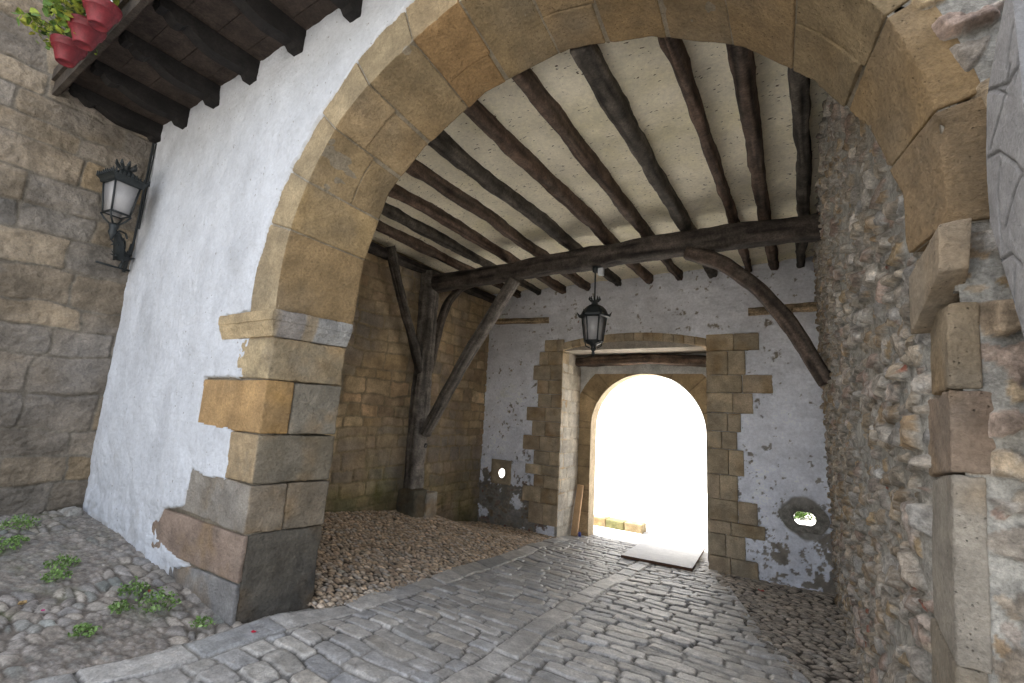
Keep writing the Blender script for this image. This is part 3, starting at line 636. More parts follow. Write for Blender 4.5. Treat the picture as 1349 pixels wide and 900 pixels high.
# carved stone beside it
def carve():
    XP = .515
    edge = [at(x, y, 0, XP)[[1, 2]] for x, y in [(1345, -90), (1325, 0), (1312, 60), (1300, 130), (1299, 210), (1304, 290), (1318, 340), (1332, 385), (1349, 445), (1372, 520)]]
    front = [at(x, y, 0, XP)[[1, 2]] for x, y in [(1335, -90), (1335, 0), (1345, 100), (1352, 180), (1362, 300), (1372, 400), (1378, 520)]]
    ez = np.array([e[1] for e in edge]); ey = np.array([e[0] for e in edge]); o_ = np.argsort(ez); ez, ey = ez[o_], ey[o_]
    fz = np.array([e[1] for e in front]); fy = np.array([e[0] for e in front]); o_ = np.argsort(fz); fz, fy = fz[o_], fy[o_]
    groove = [[(1333, 85), (1322, 140), (1306, 195)], [(1306, 118), (1330, 110), (1340, 90)], [(1345, 60), (1338, 110)], [(1322, 0), (1314, 45), (1306, 72)], [(1335, 35), (1328, 90)], [(1299, 120), (1316, 118), (1328, 125)], [(1302, 208), (1318, 200), (1340, 215), (1349, 232)],
              [(1349, 225), (1336, 260), (1326, 300)], [(1320, 215), (1316, 260), (1322, 330)], [(1316, 345), (1334, 335), (1349, 350)], [(1340, 350), (1336, 400)]]
    gl = [np.array([at(x, y, 0, XP)[[1, 2]] for x, y in g]) for g in groove]
    zs = steps(1.62, 3.15, lambda z: .004); ts = np.linspace(0, 1, 60)
    T_, Z_ = [a.ravel() for a in np.meshgrid(ts, zs, indexing='ij')]
    yb = np.interp(Z_, ez, ey); yf = np.minimum(np.interp(Z_, fz, fy), yb-.02); Yy = yf+(yb-yf)*T_
    dg = np.full(len(Z_), 9.0)
    for g in gl: dg = np.minimum(dg, segdist(Yy, Z_, g, False))
    P = np.stack([Yy, Z_, 0*Z_], 1)
    h = -.006*np.exp(-(dg/.0045)**2)+.004*np.sqrt(np.clip(1-(2*T_-1)**2, 0, 1))+fbm(P, 30, 3, 500)*.0012
    V = np.stack([XP-h, Yy, Z_], 1); C = np.array([.30, .295, .295])*(1-.35*np.exp(-(dg/.006)**2))[:, None]*(1+fbm(P, 8, 3, 501)*.05)[:, None]
    F = gridF(len(ts), len(zs), True)
    t = thing('carved_stone', 'pale carved stone with incised leaf lines on the rubble pier at the right', 'carving', (XP, 1.7, 1.7))
    obj('carved_side', V, F, M_carve, t, C)
    # front face and body behind it
    zz = zs[::6]; yff = np.minimum(np.interp(zz, fz, fy), np.interp(zz, ez, ey)-.02); ybb = np.interp(zz, ez, ey); m = MB()
    n = len(zz); V = [(XP, a, z) for a, z in zip(yff, zz)]+[(XP+.5, a-.05, z) for a, z in zip(yff, zz)]+[(XP, a, z) for a, z in zip(ybb, zz)]+[(XP+.5, max(a, 2.0), z) for a, z in zip(ybb, zz)]
    F = []
    for i in range(n-1):
        F += [(i, n+i, n+i+1, i+1), (2*n+i, 2*n+i+1, 3*n+i+1, 3*n+i)]
    F += [(0, 2*n, 3*n, n), (n-1, 2*n-1, 4*n-1, 3*n-1)]
    m.add(V, F, (.19, .19, .195)); m.build('carved_front', M_carve, t)  # front darker than the carved side: its shade is in the colour
carve()

# ================================================================== PASSAGE SIDE WALL (left, X=-6.05)
XS = -6.06
t = thing('passage_wall', 'ochre squared stone side wall behind the timber post', 'wall', (XS, 5, 0))
def side_h(u, v):
    h, C = ashlar_h(521, (.15, .30), (.22, .55), ASH_IN, depth=.018, rough=.012, warp=.045, jcol=(.34, .27, .17), soft=.022)(u, v)
    P = np.stack([u, v, 0*u], 1); g = G(0*u+XS, u)
    low = ss(1.7, .0, v-g); moss = (np.clip(fbm(P, 1.6, 4, 523)+.1, 0, 1)*low+ss(.55, .0, np.abs(u-5.75))*ss(.9, .2, v-g)*.9)[:, None]*.6
    moss = np.clip(moss, 0, .8); C = C*(1-moss)+np.array([.20, .20, .055])*moss
    darken = ss(.35, 0, v-g)[:, None]*.35; C = C*(1-darken)+np.array([.14, .125, .10])*darken  # darker towards the foot of the wall
    up = ss(2.2, 3.6, v)[:, None]*.25; C = C*(1-up)+np.array([.34, .26, .15])*up
    return h, C
V, F, C = sheet(steps(2.45, 8.62, lambda y: .017), steps(-.75, 4.55, lambda z: .016), lambda u, v, h: np.stack([XS-.02+h, u, v], 1), side_h)
obj('stone_face', V, F, M_ashlar, t, C)
m = MB(); m.box((-6.8, 2.66, -.8), (XS-.08, 9.3, 4.6), (.35, .28, .2)); m.build('wall_core', M_ashlar, t)

# ================================================================== END WALL (Y=8.5)
YE, YI = 8.50, 9.42
end = thing('passage_end_wall', 'old whitewashed wall with staggered ochre stones round the bright doorway', 'wall', (-2.7, YE, -.7))
def ex(px, py): p = at(px, py, 1, YE); return p[0], p[2]
DL, DR = -4.14, -1.375
hole_R = ex(1060, 683); hole_L = ex(661, 623)
lx = [(718, 447, 463), (711, 463, 481), (703, 481, 501), (708, 501, 520), (709, 520, 538), (694, 538, 557), (701, 557, 577), (689, 577, 597), (703, 597, 616), (692, 616, 630), (703, 630, 647), (688, 647, 668), (696, 668, 697)]
rx = [(1000, 441, 463), (982, 463, 494), (1018, 494, 517), (992, 517, 543), (976, 543, 567), (971, 567, 590), (980, 590, 623), (972, 623, 655), (998, 655, 683), (1008, 683, 700), (982, 700, 729), (999, 729, 760)]
quo = []
for px, y0, y1 in lx: quo.append((at(px, (y0+y1)/2, 1, YE)[0], DL, at(744, y1, 1, YE)[2], at(744, y0, 1, YE)[2], 'L'))
for px, y0, y1 in rx: quo.append((DR, at(px, (y0+y1)/2, 1, YE)[0], at(931, y1, 1, YE)[2], at(931, y0, 1, YE)[2], 'R'))
topL, topR, topC = ex(744, 461), ex(931, 457), ex(836, 446)
def seg_in(x, off=0.0):   # inner edge of the relieving arch
    s_ = (x-DL)/(DR-DL); return topL[1]*(1-s_)+topR[1]*s_+4*.155*s_*(1-s_)+off
def end_h(x, z):
    P = np.stack([x, z, 0*x], 1); n = fbm(P, 1.2, 4, 541)*.03+fbm(P*np.array([1, 2.2, 1]), 3.5, 4, 542)*.024+fbm(P, 18, 3, 543)*.003
    C = np.array([.84, .86, .93])*(1+fbm(P, 1.4, 5, 544)*.12+fbm(P*np.array([1, 2, 1]), 9, 4, 555)*.05)[:, None]
    grime = ss(1.9, 3.6, z)[:, None]*.30; C = C*(1-grime)+np.array([.44, .42, .39])*grime
    low = ss(.9, -.5, z+.25*fbm(P, .9, 2, 545)+.25*(x > -2)*1.0)
    pe = np.maximum(ss(.08, .14, fbm(P, 3.6, 6, 546, .62)*.7+low*.62-.33), ss(.50, .53, fbm(P, 11, 4, 554, .6)-.30*(1-ss(1.6, .2, z)))*.9)
    pe = np.maximum(pe, ss(.02, -.02, np.hypot((x-hole_R[0])/1.0, z-hole_R[1])-.30+fbm(P, 6, 2, 547)*.03)*1.0)
    wh = ss(-5.3, -6.0, x)[:, None]*0
    ru = rubble_h(548, big=(.20, .14), hb=.03)(x, z)
    Cb = np.where((x < -3)[:, None], ru[1]*.62, np.array([.27, .24, .20])*(1+fbm(P, 8, 4, 549)*.25)[:, None])
    ringm = (np.hypot(x-hole_R[0], z-hole_R[1]) < .33)[:, None]; Cb = np.where(ringm, np.array([.30, .28, .25])*(1+fbm(P, 10, 3, 550)*.2)[:, None], Cb)
    C = C*(1-pe[:, None])+Cb*pe[:, None]
    sk_ = np.zeros_like(x); xn = x+fbm(P, 14, 2, 552)*.008; zn = z+fbm(P, 14, 2, 553)*.008
    for (xa, xb, z0, z1, s__) in quo: sk_ = np.maximum(sk_, ((xn > min(xa, xb)) & (xn < max(xa, xb)) & (zn > z0) & (zn < z1)).astype(float))
    sk_ = np.maximum(sk_, ((x > DL) & (x < DR) & (z < seg_in(x, .15))).astype(float))
    h = n*(1-pe)*.7+pe*(-.012+ru[0]*.45*(x < -3)+fbm(P, 9, 3, 551)*.006)
    h = h*(1-sk_)-.05*sk_
    return h, C
def end_keep(x, z):
    k = ~((x > DL-.05) & (x < DR+.05) & (z < seg_in(x, .04)))
    k &= ~(np.hypot((x-hole_R[0])/1.1, z-hole_R[1]) < .135) & ~(np.hypot((x-hole_L[0])/.8, z-hole_L[1]) < .115)
    return k
V, F, C = sheet(steps(-6.2, .6, lambda x: .015), steps(-.8, 4.6, lambda z: .015), lambda u, v, h: np.stack([u, YE-h, v], 1), end_h, end_keep)
obj('plaster_face', V, F, M_endpl, end, C)
# door surround stones
m = MB(); seed = 560
for (xa, xb, z0, z1, side) in quo:
    x0, x1 = min(xa, xb), max(xa, xb); seed += 1; w = x1-x0; r_ = np.random.RandomState(seed)
    cuts_ = [x0, x1] if w < .34 else [x0, x0+w*r_.uniform(.38, .66), x1]
    for a, b in zip(cuts_[:-1], cuts_[1:]):
        V, F, C = blk(cbox(a+.004, b-.004, YE-.022, YE+.30, z0+.004, z1-.004), seed+int(a*50), .03, .010, .004, np.array(ASH_DOOR[r_.randint(4)])*r_.uniform(.82, 1.12)); m.add(V, F, C)
m.box((quo[7][0]+.05, YE+.012, -.8), (DL-.012, YE+.28, 2.9*1.0), (.36, .29, .19)) if False else None
m.build('door_surround', M_ashlar, end, True)
# relieving arch
m = MB(); nst = 15
for i in range(nst):
    a = DL+(DR-DL)*i/nst+.003; b = DL+(DR-DL)*(i+1)/nst-.003
    V, F, C = blk([(a, YE-.02, seg_in(a)), (b, YE-.02, seg_in(b)), (b, YI-.02, seg_in(b)+.0), (a, YI-.02, seg_in(a)), (a, YE-.02, seg_in(a)+.15), (b, YE-.02, seg_in(b)+.15), (b, YI-.02, seg_in(b)+.15), (a, YI-.02, seg_in(a)+.15)], 600+i, .04, .008, .003, np.array(ASH_DOOR[i % 4])*(.9+.2*hashr(np.array([i]), 3)[0])); m.add(V, F, C)
m.build('relieving_arch', M_ashlar, end, True)
# reveals: lime-washed ashlar
def rev_h(seed): return ashlar_h(seed, (.22, .34), (.25, .5), [(.62,.57,.47),(.58,.52,.42),(.66,.62,.54)], depth=.010, rough=.004, warp=.012, jcol=(.45, .40, .32), soft=.02, stain=.08)
V, F, C = sheet(steps(YE+.0, YI, lambda y: .02), steps(-.85, 2.75, lambda z: .02), lambda u, v, h: np.stack([DL-.008+h, u, v], 1), rev_h(621)); obj('door_reveal', V, F, M_ashlar, end, C)
V, F, C = sheet(steps(YE+.0, YI, lambda y: .02), steps(-.85, 2.75, lambda z: .02), lambda u, v, h: np.stack([DR+.008-h, u, v], 1), rev_h(622), flip=True); obj('door_reveal', V, F, M_ashlar, end, C)
# inner wall with the arched opening
oc, orad, ospr = -2.70, 1.165, 1.46
def in_h(x, z):
    P = np.stack([x, z, 0*x], 1); ang = np.arctan2(z-ospr, x-oc); rr = np.hypot(x-oc, z-ospr)
    d1_, s1_ = masonry(np.where(z > ospr, ang*1.15, 0*x), np.where(z > ospr, 5+0*x, z+3), 631, (.34, .5), (.36, .48), warp=.008)
    pr = sm(np.clip(d1_/.018, 0, 1)); C = pick(s1_, [(.42,.31,.18),(.38,.28,.16),(.45,.33,.19)])*(1+fbm(P, 4, 4, 632)*.16)[:, None]
    h = pr*.01+fbm(P, 8, 3, 633)*.004; C = C*(.6+.4*pr)[:, None]
    up = (z > 2.62) | ((rr > orad+.44) & (z > ospr))
    C = np.where(up[:, None], np.array([.66, .65, .62])*(1+fbm(P, 3, 4, 634)*.08)[:, None], C); h = np.where(up, fbm(P, 3, 3, 635)*.008+.004, h)
    return h, C
def in_keep(x, z): return ~((np.hypot(x-oc, z-ospr) < orad+.006) & (z >= ospr)) & ~((np.abs(x-oc) < orad+.006) & (z < ospr))
V, F, C = sheet(steps(DL-.02, DR+.02, lambda x: .012), steps(-.85, 3.15, lambda z: .012), lambda u, v, h: np.stack([u, YI-h, v], 1), in_h, in_keep); obj('inner_wall', V, F, M_ashlar, end, C)
m = MB(); pts = [(oc-orad, -.85)]+[(oc-orad, z) for z in np.linspace(-.6, ospr, 12)]+[(oc-orad*math.cos(a), ospr+orad*math.sin(a)) for a in np.linspace(0, math.pi, 40)[1:-1]]+[(oc+orad, z) for z in np.linspace(ospr, -.6, 12)]+[(oc+orad, -.85)]
n = len(pts); V = [(x, YI-.012, z) for x, z in pts]+[(x, YI+.30, z) for x, z in pts]; m.add(V, [(i, i+1, n+i+1, n+i) for i in range(n-1)], (.50, .40, .27)); m.build('opening_lining', M_ashlar, end, True)
# body of the wall behind, leaving the door and the two loopholes open
m = MB(); yb0, yb1 = YE+.055, YI+.30
def wb(x0, x1, z0, z1, y0=yb0): m.box((x0, y0, z0), (x1, yb1, z1), (.5, .45, .38))
hl, hr = hole_L, hole_R
wb(-6.8, hl[0]-1.0, -.95, 4.6); wb(hl[0]-1.0, hl[0]-.13, -.95, hl[1]-.36); wb(hl[0]-1.0, hl[0]-.13, hl[1]+.14, 4.6); wb(hl[0]-.13, hl[0]+.13, -.95, hl[1]-.36); wb(hl[0]-.13, hl[0]+.13, hl[1]+.14, 4.6); wb(hl[0]+.13, DL-.02, -.95, 4.6)
wb(DR+.02, hr[0]-.19, -.95, 4.6); wb(hr[0]-.19, hr[0]+.19, -.95, hr[1]-.44); wb(hr[0]-.19, hr[0]+.19, hr[1]+.17, 4.6); wb(hr[0]+.19, 4.5, -.95, 4.6)
wb(DL-.02, DR+.02, 3.02, 4.6)
m.box((DL-.02, YI+.02, 2.70), (DR+.02, yb1, 3.02), (.5, .45, .38)); m.box((DL-.02, YI+.02, -.9), (oc-orad-.004, yb1, 2.70), (.45, .36, .25)); m.box((oc+orad+.004, YI+.02, -.9), (DR+.02, yb1, 2.70), (.45, .36, .25))
n_ = 24
for k in range(n_):
    a0, a1 = math.pi*k/n_, math.pi*(k+1)/n_; r_ = orad+.004; xa, xb = oc-r_*math.cos(a0), oc-r_*math.cos(a1); za, zb = ospr+r_*math.sin(a0), ospr+r_*math.sin(a1)
    m.add([(xa, YI+.298, za), (xb, YI+.298, zb), (xb, YI+.298, 2.72), (xa, YI+.298, 2.72)], [(0, 1, 2, 3)], (.45, .36, .25))
m.build('wall_core', M_ashlar, end)
# loophole stones
m = MB(); x_, z_ = hole_L; n = 32; W_ = np.linspace(0, 2*math.pi, n, endpoint=False)
inner = [(x_+.088*math.cos(w), z_+.10*math.sin(w)) for w in W_]; outer = [(x_-.02+.25*math.cos(w)/max(abs(math.cos(w)), abs(math.sin(w))), z_+.02+.25*math.sin(w)/max(abs(math.cos(w)), abs(math.sin(w)))) for w in W_]
rings = [[(x, YE+.03, z) for x, z in outer], [(x, YE-.022, z) for x, z in outer]]+[[(a[0]*(1-t_)+b[0]*t_, YE-.022, a[1]*(1-t_)+b[1]*t_) for a, b in zip(outer, inner)] for t_ in (.3, .6, .9)]+[[(x, YE-.012, z) for x, z in inner], [(x-.05, YE+.10, z-.02) for x, z in inner]]
V = np.array(sum(rings, [])); V[:, 1] += fbm(V, 12, 3, 650)*.012; V[:, 0] += fbm(V, 5, 2, 651)*.012*(np.hypot(V[:, 0]-x_, V[:, 2]-z_) > .15)
m.add(V, [(r*n+k, (r+1)*n+k, (r+1)*n+(k+1) % n, r*n+(k+1) % n) for r in range(len(rings)-1) for k in range(n)], np.array([.44, .36, .25])*(1+fbm(V, 8, 3, 652)*.25)[:, None])
m.build('loophole_stone', M_ashlar, end, True)
m = MB(); x_, z_ = hole_R; n = 28; inner = [(x_+1.1*(.125+.012*math.cos(4*w))*math.cos(w), z_+(.13+.035*math.cos(2*w))*math.sin(w)) for w in np.linspace(0, 2*math.pi, n, endpoint=False)]
rings = [[(x, YE-.012, z) for x, z in [(x_+(p-x_)*2.1, z_+(q-z_)*2.1) for p, q in inner]], [(x, YE-.02, z) for x, z in [(x_+(p-x_)*1.25, z_+(q-z_)*1.25) for p, q in inner]], [(x, YE+.0, z) for x, z in inner], [(x, YE+1.2, z-.18) for x, z in [(x_+(p-x_)*1.1, z_+(q-z_)*1.1) for p, q in inner]]]
V = np.array(sum(rings, [])); V[:, 1] += fbm(V, 14, 3, 660)*.012
m.add(V, [(r*n+k, r*n+(k+1) % n, (r+1)*n+(k+1) % n, (r+1)*n+k) for r in range(3) for k in range(n)], np.array([.30, .28, .245])*(1+fbm(V, 12, 3, 661)*.2)[:, None]); m.build('loophole_ring', M_rubble, end, True)

# ================================================================== CEILING
ZJ = 4.225; ZC = 4.43
JWS = .72
JX = [-5.31, -4.75, -4.22, -3.63, -3.01, -2.40, -1.83, -1.25, -.68, -.27, .10]
def ceil_h(x, y):
    P = np.stack([x, y, 0*x], 1); nearest = np.min(np.abs(x[:, None]-np.array(JX)[None, :]), axis=1)
    h = fbm(P, 1.3, 3, 701)*.02+fbm(P, 7, 4, 702)*.007+.03*np.exp(-(nearest/.10)**2)
    C = np.array([.86, .79, .62])*(1+fbm(P, 1.2, 4, 703)*.07)[:, None]
    g = np.clip(fbm(P, 1.9, 5, 704)-.1, 0, 1)[:, None]*.35; C = C*(1-g)+np.array([.56, .50, .20])*g
    w = (fbm(P, .7, 3, 705) > .25)[:, None]*.0; return h, C
V, F, C = sheet(steps(-6.2, .6, lambda x: .022), steps(2.5, 8.6, lambda y: .022), lambda u, v, h: np.stack([u, v, ZC-h], 1), ceil_h, flip=True)
co = obj('ceiling', V, F, M_ceil, C=C); tag(co, kind='structure')

def timber(pts, w, h, seed, up=(0, 0, 1), res=.035, rough=.012, wig=.012, base=(.085, .060, .045), n=20, sq=3.2, taper=None, endcut=True):
    """hand-hewn timber along pts; returns verts, faces, colours"""
    pts = np.asarray(pts, float); seg = np.linalg.norm(np.diff(pts, axis=0), axis=1); s = np.concatenate([[0], np.cumsum(seg)]); L_ = s[-1]
    m_ = max(6, int(L_/res)); t_ = np.linspace(0, L_, m_)
    if len(pts) > 2:   # smooth the polyline
        k = np.stack([np.interp(t_, s, pts[:, i]) for i in range(3)], 1); ker = np.ones(max(3, m_//8) | 1); ker /= ker.sum(); pad = len(ker)//2
        kp = np.concatenate([2*k[0]-k[1:pad+1][::-1], k, 2*k[-1]-k[-pad-1:-1][::-1]]); k = np.stack([np.convolve(kp[:, i], ker, 'valid') for i in range(3)], 1)
    else: k = pts[0]+(pts[1]-pts[0])*(t_/L_)[:, None]
    T = np.gradient(k, axis=0); T /= np.linalg.norm(T, axis=1)[:, None]; up = np.array(up, float)
    A = np.cross(T, up); A /= np.linalg.norm(A, axis=1)[:, None]; B = np.cross(A, T)
    q1 = np.stack([t_, 0*t_+seed*3.7, 0*t_], 1); q2 = np.stack([t_, 0*t_+seed*5.1+9, 0*t_], 1)
    c = k+A*(fbm(q1, .9, 3, seed)*wig)[:, None]+B*(fbm(q2, .9, 3, seed+1)*wig*.7)[:, None]
    tw = fbm(q1, .5, 2, seed+2)*.12; sw = 1+fbm(q2, 1.5, 3, seed+3)*.10; tp = np.ones(m_) if taper is None else np.interp(t_/L_, [0, 1], taper)
    th = np.linspace(0, 2*math.pi, n, endpoint=False); V = []; C = []
    base = np.array(base)
    ct, st_ = np.cos(th), np.sin(th); rr = (np.abs(ct)**sq+np.abs(st_)**sq)**(-1/sq)
    T2, TH = np.meshgrid(np.arange(m_), np.arange(n), indexing='ij')
    tt = t_[T2]; ang = th[TH]
    q = np.stack([tt*2.2, np.cos(ang)*1.2+seed, np.sin(ang)*1.2], -1).reshape(-1, 3)
    groove = fbm(np.stack([tt.ravel()*1.6, np.cos(ang).ravel()*5+seed, np.sin(ang).ravel()*5], 1), 1.0, 4, seed+4)
    lump = fbm(q, 1.5, 4, seed+5)
    r2 = (rr[TH].ravel())*(1+0*lump); dis = lump*rough+groove*rough*.55
    ca, sa = np.cos(ang.ravel()+tw[T2.ravel()]), np.sin(ang.ravel()+tw[T2.ravel()])
    rw = (w/2*r2*sw[T2.ravel()]*tp[T2.ravel()]+dis); rh = (h/2*r2*sw[T2.ravel()]*tp[T2.ravel()]+dis)
    V = c[T2.ravel()]+A[T2.ravel()]*(ca*rw)[:, None]+B[T2.ravel()]*(sa*rh)[:, None]
    C = base*np.clip(1+groove*.95+lump*.3, .25, 2.2)[:, None]; gy = np.clip(fbm(q, 1.2, 3, seed+6), 0, 1)[:, None]*.5; C = C*(1-gy)+np.array([.115, .098, .08])*gy
    F = [(i*n+k_, i*n+(k_+1) % n, (i+1)*n+(k_+1) % n, (i+1)*n+k_) for i in range(m_-1) for k_ in range(n)]
    V = np.vstack([V, c[0], c[-1]]); C = np.vstack([C, base*1.2, base*1.2]); a0, a1 = m_*n, m_*n+1
    F += [(a0, (k_+1) % n, k_) for k_ in range(n)]+[(a1, (m_-1)*n+k_, (m_-1)*n+(k_+1) % n) for k_ in range(n)]
    return V, F, C
pos = ['joist nearest the ochre side wall', 'second joist from the ochre side wall', 'third joist from the ochre side wall', 'fourth joist from the ochre side wall', 'fifth joist from the ochre side wall',
       'middle joist of the eleven', 'fifth joist from the rubble wall', 'fourth joist from the rubble wall', 'third joist from the rubble wall', 'second joist from the rubble wall', 'joist nearest the rubble wall, half against it']
jw = [.15, .15, .155, .15, .19, .19, .165, .22, .15, .20, .17]
for i, x in enumerate(JX):
    r_ = np.random.RandomState(900+i); dx = r_.uniform(-.03, .03)
    cb = [(.10, .068, .050), (.08, .068, .056), (.115, .075, .054)][i % 3]
    V, F, C = timber([(x+dx*1.2, 2.67, ZJ+.13), (x-dx*.5+r_.uniform(-.03, .03), 5.3, ZJ+.125), (x+r_.uniform(-.02, .02), 8.6, ZJ+.14)], jw[i]*JWS, .21, 20+i, rough=.015, wig=.020, base=cb, sq=4)
    o = obj('ceiling_joist', V, F, M_wood, C=C); tag(o, 'dark hewn ceiling timber, '+pos[i], 'joist', 'joists under the plaster ceiling')
# main beam
bp = [(-6.15, 6.30, 4.04), (-4.5, 6.29, 4.02), (-2.8, 6.28, 4.08), (-1.2, 6.28, 4.10), (.5, 6.28, 4.06)]
V, F, C = timber(bp, .30, .31, 51, rough=.013, wig=.03, base=(.060, .048, .040), n=28, sq=3.6)
tag(obj('ceiling_beam', V, F, M_wood, C=C), 'thick dark crossbeam carrying the joists, its hanging lantern below', 'beam')
# post frame
post = thing('timber_post', 'weathered timber post on a stone block against the ochre side wall, with braces', 'post', (-5.9, 6.28, -.2))
gz = float(G(-5.8, 6.2))
V, F, C = timber([(-5.93, 6.27, gz+.36), (-5.945, 6.27, 4.25)], .30, .33, 61, up=(0, 1, 0), rough=.012, wig=.010, base=(.13, .115, .10), n=28, sq=5)
ff = (ss(-5.86, -5.78, V[:, 0])*ss(2.6, .8, V[:, 2]))[:, None]*.8; C = C*(1-ff)+np.array([.26, .235, .21])*(1+fbm(V*np.array([1, 1, .15]), 30, 3, 62)*.3)[:, None]*ff  # door light painted into the colour of the right face, low down
obj('post', V, F, M_wood, post, C)
V, F, C = blk(cbox(-6.03, -5.60, 5.98, 6.30, gz-.1, gz+.42), 63, .03, .05, .02, (.15, .135, .10)); obj('plinth', V, F, M_ashlar, post, C)['label'] = 'dark mossy base block'
V, F, C = blk(cbox(-5.90, -5.57, 6.26, 6.55, gz-.1, gz+.36), 64, .03, .03, .012, (.44, .41, .36)); obj('plinth', V, F, M_ashlar, post, C)['label'] = 'pale base block'
m = MB(); w_ = np.linspace(0, 2*math.pi, 17); q = at(560, 587, 0, -5.78); m.tube([q+np.array([.015, .035*math.cos(k), .035*math.sin(k)]) for k in w_], .007, 5); m.tube([q, q+np.array([.02, 0, .035])], .008, 5); m.build('iron_ring', M_metal, post, True)
def pp(px, py, ax, v): return tuple(at(px, py, ax, v))
V, F, C = timber([pp(560, 572, 1, 6.27), pp(615, 470, 1, 6.27), pp(678, 368, 1, 6.27)], .17, .21, 65, up=(0, 1, 0), rough=.009, wig=.008, base=(.13, .115, .10), sq=5); obj('brace', V, F, M_wood, post, C)
V, F, C = timber([pp(556, 500, 0, -5.90), pp(534, 412, 0, -5.90), pp(513, 325, 0, -5.90)], .13, .17, 66, up=(1, 0, 0), rough=.009, wig=.012, base=(.09, .078, .066), sq=4); obj('brace', V, F, M_wood, post, C)
V, F, C = timber([pp(565, 490, 0, -5.93), pp(580, 425, 0, -5.88), pp(590, 398, 0, -5.88), pp(606, 380, 0, -5.88), pp(632, 372, 0, -5.88)], .13, .16, 67, up=(1, 0, 0), rough=.009, wig=.006, base=(.09, .075, .062), sq=4); obj('brace', V, F, M_wood, post, C)
V, F, C = timber([(XS+.06, 2.5, 4.27), (XS+.06, 5.4, 4.25), (XS+.06, 8.55, 4.28)], .18, .17, 68, rough=.012, wig=.02, base=(.055, .045, .038))
tag(obj('wall_plate', V, F, M_wood, C=C), 'long dark timber lying along the top of the ochre side wall', 'beam')
V, F, C = timber([pp(905, 333, 1, 6.25), pp(950, 345, 1, 6.25), pp(1000, 380, 1, 6.25), pp(1040, 425, 1, 6.25), pp(1090, 505, 1, 6.25)], .18, .22, 69, up=(0, 1, 0), rough=.010, wig=.004, base=(.085, .062, .048), sq=3.5)
tag(obj('curved_brace', V, F, M_wood, C=C), 'curved dark timber strut running down from the crossbeam into the rubble wall', 'brace')
# timbers in the end wall
a, b = at(764, 478, 1, 9.3), at(934, 477, 1, 9.3)
V, F, C = timber([(DL-.03, 9.27, a[2]), ((DL+DR)/2, 9.27, a[2]+.06), (DR+.03, 9.27, b[2])], .26, .20, 70, rough=.012, wig=.01, base=(.10, .065, .045), sq=4); obj('lintel', V, F, M_wood, end, C)
for px0_, px1_, py_, hh, sd in ((652, 723, 422, .13, 71), (986, 1045, 409, .13, 72), (1033, 1078, 404, .14, 73)):
    a, b = at(px0_, py_+2, 1, YE), at(px1_, py_, 1, YE); V, F, C = timber([tuple(a), tuple(b)], .12, hh, sd, rough=.010, wig=.006, base=(.36, .27, .17), sq=4); obj('timber_end', V, F, M_wood, end, C)

# ================================================================== LANTERNS
def lantern(root, c, ht=.42, rt=.19, rb=.13, n=6, rot=.3, roof='dome'):
    """glass body below height c, roof above; c = centre of the glass top"""
    c = np.array(c, float)
    def ring(r, z, k, nn=n): w = rot+2*math.pi*k/nn; return c+np.array([r*math.cos(w), r*math.sin(w), z])
    for k in range(n):   # each pane
        a, b, d_, e = ring(rb*.96, -ht, k), ring(rb*.96, -ht, k+1), ring(rt*.96, 0, k+1), ring(rt*.96, 0, k)
        nrm = np.cross(b-a, e-a); nrm /= np.linalg.norm(nrm); q = [a, b, d_, e, a-nrm*.006, b-nrm*.006, d_-nrm*.006, e-nrm*.006]
        obj('glass_pane', q, [(0,1,2,3),(7,6,5,4),(0,4,5,1),(1,5,6,2),(2,6,7,3),(3,7,4,0)], M_glass, root)
    m = MB()
    for k in range(n):
        m.tube([ring(rb, -ht-.01, k), ring(rt, .01, k)], .010, 6); m.tube([ring(rb*1.02, -ht, k), ring(rb*1.02, -ht, k+1)], .012, 6); m.tube([ring(rt*1.02, 0, k), ring(rt*1.02, 0, k+1)], .013, 6)
    m.build('frame', M_metal, root, True)
    return ring
# hanging lantern on the main beam
LY = 6.28
ptop = at(783, 390, 1, LY)[2]; lc = at(783, 410, 1, LY)
hl_ = thing('hanging_lantern', 'black iron lantern with frosted glass hanging from the crossbeam', 'lantern', (lc[0], LY, lc[2]-.6))
gt = at(783, 418, 1, LY)[2]; gb = at(783, 450, 1, LY)[2]; cx = lc[0]; bot = at(782, 466, 1, LY)[2]
lantern(hl_, (cx, LY, gt), gt-gb, .185, .135, 6, .25)
m = MB(); m.lathe([(.20, -.015), (.235, .0), (.235, .03), (.20, .05), (.185, .085), (.165, .12), (.12, .165), (.07, .19), (.05, .20), (.045, .23), (.06, .25)], (cx, LY, gt), 6, rot=.25); hrf = m.build('lantern_roof', M_metal, hl_)
m = MB()
for k in range(6):
    w = .25+2*math.pi*k/6; m.add([(cx+.235*math.cos(w-.1), LY+.235*math.sin(w-.1), gt+.0), (cx+.235*math.cos(w+.1), LY+.235*math.sin(w+.1), gt+.0), (cx+.265*math.cos(w), LY+.265*math.sin(w), gt+.085), (cx+.21*math.cos(w), LY+.21*math.sin(w), gt+.03)], [(0,1,2),(1,3,2),(3,0,2),(0,3,1)])
for k in range(10):
    w = 2*math.pi*k/10; m.tube([(cx+.05*math.cos(w), LY+.05*math.sin(w), gt+.24), (cx+.085*math.cos(w), LY+.085*math.sin(w), gt+.28), (cx+.075*math.cos(w), LY+.075*math.sin(w), gt+.315)], [.012, .014, .004], 5)
m.build('crown', M_metal, hrf)
m = MB(); m.lathe([(.13, 0), (.11, -.03), (.06, -.05), (.035, -.08), (.045, -.11), (.03, -.135), (.018, -.15), (.03, -.175), (.012, -.21), (.002, -.24)], (cx, LY, gb), 10)
